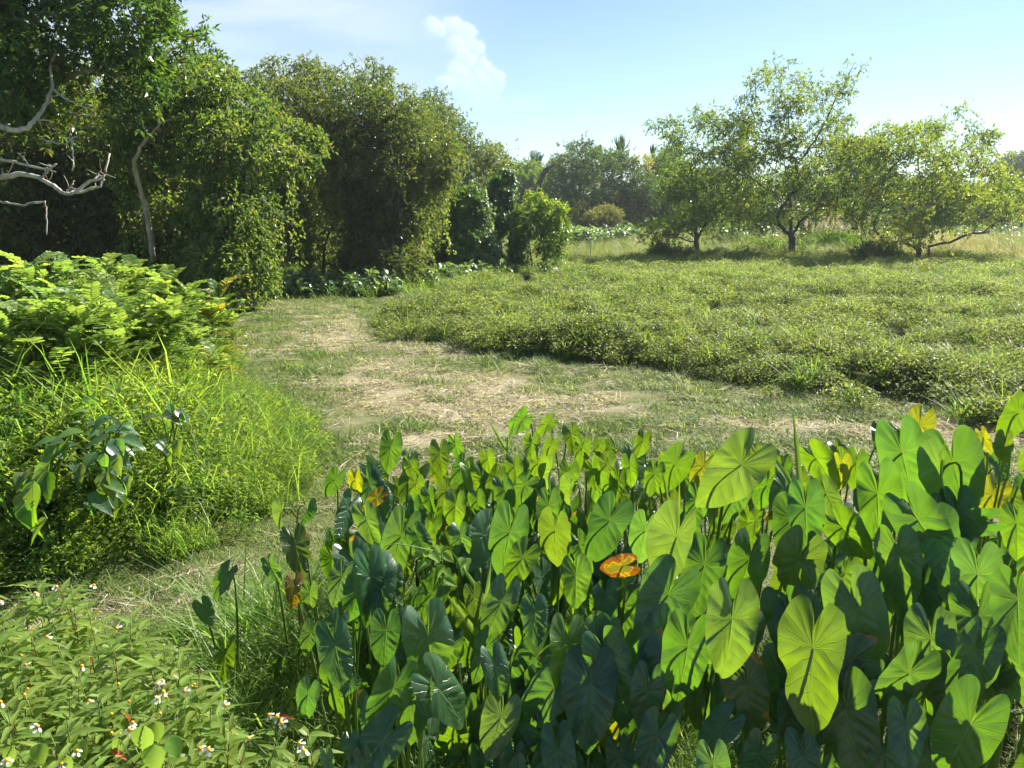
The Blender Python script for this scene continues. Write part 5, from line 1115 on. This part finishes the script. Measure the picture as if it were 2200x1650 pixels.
# ------------------------------------------------------------------ generic blade leaf (parts of the small plants)
def blade_leaf(nm, Ln, W, prof, mat, fold=.25, droop=.3, rib=0.0, n=9):
    t = np.linspace(0, 1, n); w = np.interp(t, *prof)*W; c = np.zeros(n)
    V = []; A = []
    for i in range(n):
        y = t[i]*Ln; z = -droop*Ln*t[i]**2
        for s in (-1, -.5, 0, .5, 1):
            V.append([s*w[i], y-.10*abs(s)*Ln*t[i]*rib, z+fold*abs(s)*w[i]+(rib*.008*math.sin(t[i]*40) if abs(s) == .5 else 0)])
    V = np.array(V); i = (np.arange(n-1)[:, None]*5+np.arange(4)[None]).ravel()
    Q = np.stack([i, i+1, i+6, i+5], -1)
    return mesh_np(nm, V, Q, None, mat, True)
LANCE = ([0, .12, .35, .65, 1], [.12, .45, .5, .32, .01]); OVATE = ([0, .08, .25, .5, .8, 1], [.1, .38, .52, .46, .2, .01]); ROUND = ([0, .05, .2, .45, .75, .93, 1], [.2, .42, .56, .56, .38, .16, .02])
WL = [blade_leaf('lance_leaf', .12, .034, LANCE, M['wleaf'], .3, random.uniform(.2, .6)) for _ in range(4)]
def place(root, nm, me, loc, dr, up, s=1.0):
    """child with local +Y along dr, +Z near up; loc relative to root"""
    y = Vector(dr).normalized(); x = y.cross(Vector(up)).normalized(); z = x.cross(y)
    o = bpy.data.objects.new(nm, me); COL.objects.link(o); o.parent = root
    o.matrix_basis = Matrix.Translation(Vector(loc)) @ Matrix((x, y, z)).transposed().to_4x4() @ Matrix.Diagonal((s, s, s, 1)); return o
# daisy flower: disc > petals
def disc_mesh():
    V = []; n = 10
    for zz, rr in ((-.004, .003), (0, .0055), (.004, .005), (.006, .003)):
        V += [[rr*math.cos(k*2*math.pi/n), rr*math.sin(k*2*math.pi/n), zz] for k in range(n)]
    V.append([0, 0, .0066]); Fc = []
    for q in range(3):
        for k in range(n): k2 = (k+1) % n; Fc += [[q*n+k, q*n+k2, q*n+n+k2], [q*n+k, q*n+n+k2, q*n+n+k]]
    Fc += [[3*n+k, 3*n+(k+1) % n, 4*n] for k in range(n)]
    return mesh_np('disc', np.array(V), np.array(Fc), None, M['disc'], True)
DISC = disc_mesh()
PETAL = mesh_np('petal', np.array([[0, .004, 0], [.0035, .008, .001], [.0045, .014, .0], [.0025, .0175, -.001], [0, .0165, -.0005], [-.0025, .0175, -.001], [-.0045, .014, 0], [-.0035, .008, .001]]), np.array([[0, 1, 7], [1, 2, 7], [2, 6, 7], [2, 3, 6], [3, 4, 6], [4, 5, 6]]), None, M['petal'], True)
SEED = None
def seedhead():
    n = 16; d = rdir(n); d[:, 2] = np.abs(d[:, 2])*.8+.1; V, Fc, k = leaves(LEAF4, np.zeros((n, 3)), d, rdir(n), .011, .0022); return mesh_np('seed_head', V, Fc, None, M['seed'])
SEED = seedhead()
def flower(root, loc, tilt, s=1.0, petals=5):
    f = bpy.data.objects.new('flower_head', DISC); COL.objects.link(f); f.parent = root
    q = Vector(tilt).normalized().to_track_quat('Z', 'Y'); f.matrix_basis = Matrix.Translation(Vector(loc)) @ q.to_matrix().to_4x4() @ Matrix.Diagonal((s, s, s, 1))
    a0 = random.uniform(0, 6)
    for k in range(petals):
        p = bpy.data.objects.new('petal', PETAL); COL.objects.link(p); p.parent = f
        p.matrix_basis = Matrix.Rotation(a0+k*2*math.pi/5, 4, 'Z') @ Matrix.Rotation(R(random.uniform(-45, -5)), 4, 'X')
def daisy_weed(px, py, d, kind, label, group):
    """stemmed weed whose top shows at the pixel"""
    top = P(px, py, d); bx, by = top[0]+random.gauss(0, .05), top[1]+random.gauss(.04, .05); bz = float(tz(bx, by)); h = top[2]-bz
    if h < .18: h = .18
    root = empty('daisy_weed', (bx, by, bz), label, 'weed', group)
    e = Vector((top[0]-bx, top[1]-by, h)); pts = bez(np.zeros(3), np.array([e.x*.1, e.y*.1, h*.6]), np.array(e), 10)
    V, T_ = tube(pts, np.linspace(.0042, .0016, 10), 5); child0 = bpy.data.objects.new('stem', mesh_np('stem', V, T_, None, M['stem'] if random.random() < .8 else M['redstem'], True)); COL.objects.link(child0); child0.parent = root
    nn = int(h/.05)
    for k in range(3, nn+1):
        t = k/(nn+.5); p = np.array([np.interp(t, np.linspace(0, 1, 10), pts[:, c]) for c in range(3)])
        for s in (0, 1):
            if random.random() < .12: continue
            az = k*1.57+s*math.pi+random.gauss(0, .3); el = random.uniform(.1, .7)
            sc_ = random.uniform(.75, 1.15)*(1.1-.5*max(0, t-.6)/.4)*(1.25 if kind == 'leafy' else 1)
            place(root, 'leaf', random.choice(WL), p, (math.cos(az)*math.cos(el), math.sin(az)*math.cos(el), math.sin(el)), (0, 0, 1), sc_)
    if kind == 'flower':
        for k in range(random.choice((1, 1, 2))):
            tip = Vector(e)+Vector((random.gauss(0, .03), random.gauss(0, .03), random.uniform(.03, .07))) if k or True else e
            V, T_ = tube(np.array([np.array(e)*.97, (np.array(e)+np.array(tip))/2+.004, np.array(tip)]), .0013, 4); q = bpy.data.objects.new('flower_stem', mesh_np('flower_stem', V, T_, None, M['stem'])); COL.objects.link(q); q.parent = root
            flower(root, tip, (random.gauss(0, .4), random.gauss(-.4, .4), 1), random.uniform(.95, 1.25), random.choice((5, 5, 4, 3)))
    elif kind == 'seed':
        place(root, 'seed_head', SEED, e, (0, 1, .2), (0, 0, 1), random.uniform(1, 1.5))
    elif kind == 'bud':
        flower(root, e, (random.gauss(0, .3), random.gauss(-.2, .3), 1), .9, 0)
    return root
def wd_depth(py): return float(np.interp(py, [1230, 1300, 1400, 1500, 1600, 1650], [3.55, 3.3, 2.95, 2.65, 2.4, 2.3]))
DG = 'daisy weeds of the lower left thicket'
FL = [(100, 1285), (5, 1310), (185, 1290), (345, 1482), (400, 1495), (335, 1510), (415, 1505), (495, 1550), (590, 1560), (588, 1590), (515, 1620), (240, 1565), (258, 1568), (40, 1640), (180, 1635), (440, 1643), (255, 1460), (280, 1365), (125, 1375), (300, 1580), (630, 1615), (20, 1540), (150, 1480), (85, 1585), (215, 1520), (60, 1450)]
spec = {0: 'white daisy at the top left of the weed thicket', 1: 'white daisy cut by the left picture border', 2: 'pale daisy rightmost on the upper rim of the weed thicket', 3: 'leftmost white daisy of the row beside the dark grass', 4: 'white daisy in the middle of the row beside the dark grass', 7: 'white daisy above the arching grass tuft',
        8: 'upright white daisy standing right in dark shade', 9: 'daisy pair just below the one in dark shade', 10: 'daisy at the bottom right of the weed thicket', 20: 'daisy farthest right at the bottom edge', 11: 'yellow disc flower left of the big round leaves', 13: 'daisy in the bottom left corner'}
for i, (px, py) in enumerate(FL):
    lab = ('daisy weed with '+spec[i]) if i in spec else 'daisy weed in flower inside the sunlit lower left thicket'
    daisy_weed(px, py+10, wd_depth(py)*random.uniform(.97, 1.03), 'flower' if i not in (11, 12, 16) else 'bud', lab, DG if i in spec else DG+' in flower')
def weedlab(px, py):
    w = '%s of the lower left thicket %s' % ('upper rim' if py < 1400 else 'middle' if py < 1520 else 'bottom', 'by the border' if px < 130 else 'towards dark grass' if px > 270 else 'centre')
    return 'flowerless weed at the '+w, DG+' without flowers, '+w
for i in range(90):
    px = random.uniform(-30, 430); py = random.uniform(1250+max(0, px-150)*.45, 1650)
    daisy_weed(px, py, wd_depth(py)*random.uniform(.97, 1.06), random.choice(('leafy', 'leafy', 'seed', 'bud', 'leafy')), *weedlab(px, py))
daisy_weed(75, 1245, 3.45, 'leafy', 'tall lance leaved weed highest at the left of the thicket', DG); daisy_weed(152, 1255, 3.4, 'leafy', 'tall lance leaved weed second from the left border', DG)
daisy_weed(660, 1570, 2.5, 'leafy', 'pale green weed sprig at the right end of the thicket', DG); daisy_weed(455, 1500, 2.6, 'leafy', 'bright weed sprig left of the arching grass tuft', DG); daisy_weed(470, 1530, 2.55, 'leafy', 'bushy weed sprig under the daisy row', DG)
# broad ribbed leaves at the bottom
BL = [blade_leaf('ovate_leaf', .14, .095, OVATE, M['bleaf'], .22, random.uniform(.05, .35), .8, 14) for _ in range(3)]
def broad_vine(label, spots):
    c = P(*spots[0][:3]); bx, by = c[0], c[1]+.05; bz = float(tz(bx, by)); root = empty('broad_leaf_vine', (bx, by, bz), label, 'vine', None)
    for (px, py, d, s, az, el) in spots:
        s *= .72; q = P(px, py, d)-np.array([bx, by, bz]); dr = Vector((math.sin(R(az))*math.cos(R(el)), -math.cos(R(az))*math.cos(R(el)), math.sin(R(el))))
        b0 = Vector(q)-dr*.055*s
        place(root, 'leaf', random.choice(BL), b0, dr, (0.0, -.35, 1), s)
        V, T_ = tube(bez(np.array([random.gauss(0, .03), random.gauss(0, .03), 0]), np.array([q[0]*.4, q[1]*.4, q[2]*.9]), np.array(b0), 7), .0022, 4); o = bpy.data.objects.new('stalk', mesh_np('stalk', V, T_, None, M['stem'])); COL.objects.link(o); o.parent = root
broad_vine('vine with broad ribbed sunlit leaves at the bottom, left of centre', [(308, 1588, 2.32, 1.0, -5, -78), (335, 1572, 2.36, .75, 40, -70), (330, 1630, 2.28, .95, 15, -65), (250, 1605, 2.36, .6, -50, -60), (375, 1605, 2.34, .7, 60, -50)])
broad_vine('vine with broad ribbed leaves in the bottom left corner', [(20, 1625, 2.34, .7, -20, -60), (85, 1620, 2.36, .75, 20, -50), (140, 1645, 2.28, .7, 0, -65), (175, 1610, 2.4, .6, 50, -50)])
# withered red leaves
for i, (px, py, d) in enumerate([(265, 1535, 2.5), (240, 1612, 2.35), (640, 1320, 3.5), (600, 1540, 2.7)]):
    q = P(px, py, d); root = empty('withered_leaf', Vector(q), ['withered red leaf hanging in the weed thicket', 'small red leaf near the round leaves at the bottom', 'pinkish dead leaf under the rusty heart leaf', 'dull red leaf in the dark grass by the arching tuft'][i], 'leaf')
    place(root, 'blade', blade_leaf('dead_leaf', .05, .022, LANCE, M['rustleaf'], .5, .5), (0, 0, 0), (random.gauss(.5, .5), random.gauss(0, .4), random.gauss(-.3, .3)), (0, -.4, 1), 1.0)
    V, T_ = tube(np.array([[0, 0, 0], [.01, .03, -.08], [.0, .04, float(tz(q[0], q[1]+.04))-q[2]]]), .0014, 4); o = bpy.data.objects.new('stalk', mesh_np('stalk', V, T_, None, M['redstem'])); COL.objects.link(o); o.parent = root

# ------------------------------------------------------------------ arching tufts and upright blades
GB = [blade_leaf('grass_blade', .5, .016, ([0, .2, .6, 1], [.5, .6, .45, .02]), M['bleaf'], .5, dr_, 0, 12) for dr_ in (.05, .3, .6, 1.0)]
def tuft(label, px, py, d, nb, s, spread, arch, red=0):
    q = P(px, py, d); bz = float(tz(q[0], q[1])); root = empty('grass_tuft', (q[0], q[1], bz), label, 'grass tuft', None)
    for k in range(nb):
        az = random.uniform(0, 6.28); el = R(random.uniform(90-spread, 88))
        place(root, 'blade', GB[random.choice(arch)], (random.gauss(0, .02), random.gauss(0, .02), 0), (math.cos(az)*math.cos(el), math.sin(az)*math.cos(el), math.sin(el)), (math.cos(az)*-.3, math.sin(az)*-.3, 1), s*random.uniform(.7, 1.1))
    for k in range(red):
        az = random.uniform(-.6, .9); p = np.array([random.gauss(0, .03), random.gauss(0, .03), 0]); e = p+np.array([math.sin(az)*.35, random.gauss(0, .05), .42])*s
        V, T_ = tube(np.array([p, (p+e)/2, e]), .0016, 4); o = bpy.data.objects.new('stem', mesh_np('stem', V, T_, None, M['redstem'])); COL.objects.link(o); o.parent = root
tuft('arching grass tuft with reddish stems in the bottom shade', 500, 1640, 2.75, 16, 1.0, 55, (1, 2, 3), 6)
tuft('small arching grass tuft right of the reddish stemmed one', 565, 1650, 2.6, 8, .8, 60, (2, 3))
def reed_blade(label, spots):
    q = P(*spots[0][0]); bz = float(tz(q[0], q[1])); root = empty('reed_blade', (q[0], q[1], bz), label, 'reed', None)
    for (bot, top, arch, w) in spots:
        a = P(*bot); b_ = P(*top); a[2] = min(a[2], b_[2]-.2); d = b_-a; ln = np.linalg.norm(d)
        o = place(root, 'blade', GB[arch], a-np.array([q[0], q[1], bz]), d, (.2, -1, .3), 1.0); o.scale = (w, ln/.5, ln/.5)
    a = P(*spots[0][0]); V, T_ = tube(np.array([[0, 0, 0], (a-np.array([q[0], q[1], bz]))*.5, a-np.array([q[0], q[1], bz])+[0, 0, .02]]), .004, 5); o = bpy.data.objects.new('stem', mesh_np('stem', V, T_, None, M['stem'])); COL.objects.link(o); o.parent = root
reed_blade('upright glowing yellow green reed blade above the patch right of centre', [((1722, 1120, 3.6), (1709, 876, 3.7), 0, 1.9), ((1725, 1090, 3.6), (1665, 935, 3.6), 2, 1.5), ((1722, 1080, 3.6), (1700, 990, 3.6), 3, 1.4), ((1735, 1250, 3.3), (1720, 1060, 3.55), 0, 1.1)])
reed_blade('thin pointed grass blade at the back edge left of centre', [((1090, 945, 4.5), (1046, 895, 4.5), 0, .9), ((1085, 940, 4.5), (1110, 900, 4.5), 1, .7)])
reed_blade('pale curving grass blades among the lower left heart leaves', [((1030, 1260, 3.1), (975, 1300, 3.0), 2, 1.3), ((1060, 1250, 3.1), (1010, 1240, 3.0), 3, 1.2), ((1035, 1290, 3.1), (1060, 1240, 3.0), 2, 1.0)])
reed_blade('thin green blades beside the silvery edge on leaf', [((1455, 1110, 3.2), (1462, 1030, 3.2), 0, .9), ((1440, 1090, 3.2), (1432, 1010, 3.2), 1, .8)])
# twining vine over the left heart leaves
q = P(935, 1200, 3.25); bz = float(tz(q[0], q[1])); root = empty('twining_vine', (q[0], q[1], bz), 'thin twining vine with small bright leaves and a tendril over the large blue green leaf', 'vine')
o0 = np.array([q[0], q[1], bz])
vp = np.array([P(*s) for s in [(940, 1330, 3.3), (955, 1230, 3.2), (945, 1185, 3.12), (915, 1180, 3.08), (880, 1172, 3.05), (850, 1168, 3.03), (830, 1172, 3.02), (822, 1182, 3.02)]])-o0
t = np.linspace(0, len(vp)-1, 40); V, T_ = tube(np.stack([np.interp(t, np.arange(len(vp)), vp[:, i]) for i in range(3)], -1), np.linspace(.003, .0012, 40), 5); o = bpy.data.objects.new('stem', mesh_np('stem', V, T_, None, M['stem'], True)); COL.objects.link(o); o.parent = root
VL = blade_leaf('vine_leaf', .06, .042, OVATE, M['bleaf'], .35, .3)
for i in range(22):
    px = random.uniform(905, 1010); py = random.uniform(1165, 1245); p = P(px, py, random.uniform(3.02, 3.2))-o0
    place(root, 'leaf', VL, p, (random.gauss(0, .7), random.gauss(-.5, .5), random.gauss(-.4, .4)), (random.gauss(0, .3), -.5, 1), random.uniform(.6, 1.1))
    V, T_ = tube(np.array([p, p*.7+np.array([0, 0, .1]), np.array([.0, 0, .35])]), .0012, 4); o = bpy.data.objects.new('stalk', mesh_np('stalk', V, T_, None, M['stem'])); COL.objects.link(o); o.parent = root

# ------------------------------------------------------------------ dark broad plants on the left bank
AR = [blade_leaf('spear_leaf', .30, .17, OVATE, M['taro'], fo, dr_, .3, 12) for fo, dr_ in ((.35, .35), (.5, .6), (.25, .2))]
for m_ in AR:
    for k, arr in (('lx', [v.co.x*2 for v in m_.vertices]), ('ly', [-v.co.y*2 for v in m_.vertices]), ('lr', [abs(v.co.x)*6 for v in m_.vertices])):
        at = m_.attributes.new(k, 'FLOAT', 'POINT'); at.data.foreach_set('value', np.array(arr, np.float32))
def spear_plant(label, spots, basepx):
    b = G(*basepx); root = empty('spear_leaf_plant', (b[0], b[1], float(tz(b[0], b[1]))), label, 'plant', 'dark spear leaved plants on the left bank'); o0 = np.array(root.location)
    spots = spots+[(px+random.gauss(0, 22), py+random.gauss(10, 18), d+random.uniform(-.1, .25), az+random.gauss(0, 50), el+random.gauss(-5, 20), s*random.uniform(.6, .9), c if c != 'r' else 'd') for (px, py, d, az, el, s, c) in spots+spots]
    for (px, py, d, az, el, s, c) in spots:
        p = P(px, py, d)-o0; dr = Vector((math.sin(R(az))*math.cos(R(el)), -math.cos(R(az))*math.cos(R(el)), math.sin(R(el))))
        st = Vector(p)-dr*.13*s
        s = s*.6; c = random.choice('gb') if c in 'dt' else c; o = place(root, 'leaf', random.choice(AR), st, dr, (0, -.25, 1), s); o.color = (*[v*random.uniform(1.0, 1.6) for v in COLS[c]], 1-(.3 if c == 'r' else 0))
        V, T_ = tube(bez(np.array([random.gauss(0, .06), random.gauss(0, .06), 0]), np.array([st.x*.6, st.y*.6, st.z*.9]), np.array(st), 9), np.linspace(.008, .004, 9), 5); q = bpy.data.objects.new('stalk', mesh_np('stalk', V, T_, None, M['stalk'], True)); COL.objects.link(q); q.parent = root
spear_plant('dark spear leaved plant in the middle of the left bank clump', [(240, 995, 5.3, 60, -20, 1.1, 'g'), (225, 920, 5.5, -60, 10, .9, 'o'), (245, 900, 5.6, 30, 30, .8, 't'), (205, 905, 5.5, -30, 0, .9, 't'), (270, 925, 5.5, 70, 0, .9, 'p'), (250, 985, 5.2, 20, -50, 1.1, 'p'), (220, 1005, 5.1, -40, -30, 1.2, 'd'), (300, 950, 5.3, 80, -10, 1.0, 'g'), (250, 1010, 5.1, 10, -65, .8, 'p'), (185, 955, 5.3, -70, -15, 1.1, 'o')], (240, 1150))
spear_plant('dark spear leaved plant at the left end of the bank clump', [(110, 965, 5.3, -70, -5, 1.1, 'g'), (80, 1000, 5.1, -50, -25, 1.0, 'b'), (60, 1040, 4.9, -60, -40, 1.25, 't'), (130, 930, 5.4, -40, 10, 1.1, 't'), (65, 1090, 4.8, -10, -70, 1.2, 'd'), (100, 1055, 4.9, 20, -50, 1.0, 'd'), (60, 1140, 4.7, -30, -70, 1.2, 'd'), (35, 1030, 5.0, -70, -20, 1.0, 'd')], (90, 1180))
spear_plant('spear leaved plant with yellowing lower leaves right of the bank clump', [(240, 1060, 5.0, 40, -50, 1.0, 'r'), (215, 1065, 5.0, -20, -60, 1.1, 'd'), (260, 1050, 5.0, 80, -20, .9, 'b'), (165, 1025, 5.1, 0, -20, .9, 't'), (230, 1090, 4.9, 60, -10, .9, 'd')], (225, 1165))
spear_plant('separate spear leaved plant with one raised olive leaf on the bank', [(375, 892, 5.9, 70, 5, 1.0, 'o'), (400, 900, 5.9, 80, -40, .8, 'p'), (355, 960, 5.6, 60, -20, .8, 'g'), (400, 1040, 5.3, 20, 30, .8, 'o'), (380, 970, 5.5, 10, -50, .7, 'b')], (385, 1110))
spear_plant('upright slim spear leaf rising behind the bank clump', [(175, 855, 5.9, 60, 35, .9, 't'), (165, 880, 5.8, -40, 20, .7, 'd')], (170, 1060))
for i, (px, py, h) in enumerate([(277, 1105, 46), (286, 1100, 52), (262, 1110, 40), (297, 1108, 36), (227, 1120, 26), (240, 1128, 18), (385, 1090, 30), (392, 1092, 28), (1, 1120, 20)][:8]):
    b = G(px, py, .02); b[2] = float(tz(b[0], b[1])); d_ = np.linalg.norm(b-CAM); hh = h*d_/F
    root = empty('cut_stalk', Vector(b), ['tallest left cut stalk below the spear leaves', 'tallest right cut stalk below the spear leaves', 'short cut stalk left of the tall pair', 'short cut stalk right of the tall pair', 'stubby cut stalk farther left in the clippings', 'shortest stub of a cut stalk in the clippings', 'left stub of the cut pair under the raised olive leaf', 'right stub of the cut pair under the raised olive leaf'][i], 'stalk', 'cut stalks at the foot of the bank')
    V, T_ = tube(np.array([[0, 0, -.02], [.002, 0, hh*.5], [.004, 0, hh], [.004, 0, hh+.001]]), [.011, .010, .009, .004], 8); o = bpy.data.objects.new('stalk', mesh_np('stalk', V, T_, None, M['stalk'], True)); COL.objects.link(o); o.parent = root

# ------------------------------------------------------------------ feather leaved shrubs on the left
def frond_mesh(seed, arch, yellow=False):
    rg = np.random.default_rng(seed); n = 14; Ln = .52; t = np.linspace(.12, 1, n)
    def pt(q): return np.stack([np.zeros_like(q), Ln*(q-.12*arch*q**2), Ln*(.12*np.sin(q*2.2)-arch*.55*q**2.2)], -1)
    mid = pt(np.linspace(0, 1, 12)); V2, F2 = tube(mid, np.linspace(.005, .002, 12), 4); parts = [(V2, F2, {'rnd': np.full(len(V2), .9)})]
    c = pt(t); tg = nrmz(pt(t+.01)-pt(t-.01))
    for s in (-1, 1):
        dr = nrmz(np.stack([np.full(n, s*1.0), np.full(n, .15), np.full(n, .18)], -1)+tg*.25+rg.normal(0, .08, (n, 3))); l_ = (.085*np.sin(np.clip(t*2.3+.35, 0, 2.55))+.022)*rg.uniform(.9, 1.1, n)
        nr = nrmz(np.stack([np.full(n, -s*.35), np.zeros(n), np.ones(n)], -1)+rg.normal(0, .3, (n, 3)))
        T = np.array([[0, 0, 0], [.45, .18, .05], [.5, .55, .05], [.36, .88, .0], [0, 1, -.06], [-.36, .88, .0], [-.5, .55, .05], [-.45, .18, .05], [0, .5, 0]])
        Fc = np.array([[i, (i+1) % 8, 8] for i in range(8)]); V, FF, k = leaves((T, Fc), c, dr, nr, l_, .036); parts.append((V, FF, {'rnd': np.repeat(np.clip(rg.normal(.5, .25, n), 0, 1), k)}))
    V, Fc, A = join(parts); return mesh_np('frond', V, Fc, A, M['yellow'] if yellow else M['senna'])
FR = [frond_mesh(i, a_) for i, a_ in enumerate((.3, .55, .8, .45, .7))]; FRY = frond_mesh(9, .6, True)
def senna(label, px, py, d, nb, spread, yellow=0):
    top = P(px, py-22, d); x, y = top[0], top[1]; bz = float(tz(x, y)); h = max(.5, top[2]-bz); root = empty('feather_leaved_shrub', (x, y, bz), label, 'shrub', 'feather leaved shrubs on the left bank')
    for k in range(nb):
        az = k*2.4+random.uniform(-.4, .4); rr = spread*math.sqrt((k+.5)/nb); hh = h*(1-.30*(rr/spread)**2)*random.uniform(.82, 1.0)
        e = np.array([rr*math.cos(az), rr*math.sin(az), hh-.10]); V, T_ = tube(bez(np.array([e[0]*.15, e[1]*.15, 0]), np.array([e[0]*.5, e[1]*.5, hh*.6]), e, 8), np.linspace(.014, .006, 8), 5)
        o = bpy.data.objects.new('stem', mesh_np('stem', V, T_, None, M['stem'], True)); COL.objects.link(o); o.parent = root
        for q in range(random.choice((15, 17, 19))):
            a2 = q*2.4+random.uniform(-.5, .5)+az; el = R(random.uniform(5, 60)); f = random.uniform(.58, 1.08)
            p = e*np.array([f, f, f]) if f < .95 else e
            place(root, 'frond', FRY if (yellow and random.random() < yellow) else random.choice(FR), p, (math.cos(a2)*math.cos(el), math.sin(a2)*math.cos(el), math.sin(el)), (0, 0, 1), random.uniform(.6, .95))
for a in [('feather leaved shrub cut by the left picture border', 15, 570, 7.8, 6, .55), ('feather leaved shrub second from the left border, tallest', 110, 556, 8.2, 7, .6), ('feather leaved shrub third from the left border', 195, 560, 8.8, 7, .6), ('feather leaved shrub fourth from the left, on the sloping crest', 265, 585, 9.2, 6, .55),
          ('feather leaved shrub where the crest steps down', 325, 612, 9.6, 5, .5), ('small feather leaved shrub right end with yellowed lower fronds', 445, 628, 10.2, 4, .38, .3), ('feather leaved shrub between crest step and right end', 385, 632, 9.8, 4, .4),
          ('lower feather leaved shrub before the left border one', 50, 625, 7.0, 6, .5), ('lower feather leaved shrub in the middle of the front row', 165, 630, 7.4, 6, .5), ('lower feather leaved shrub right in the front row', 260, 650, 7.9, 5, .45), ('low feather leaved shrub with arching fronds at the right front', 345, 665, 8.2, 4, .42), ('lone yellow green feather leaf sprig by the mown path', 455, 722, 9.0, 1, .08, .5)]:
    senna(*a)
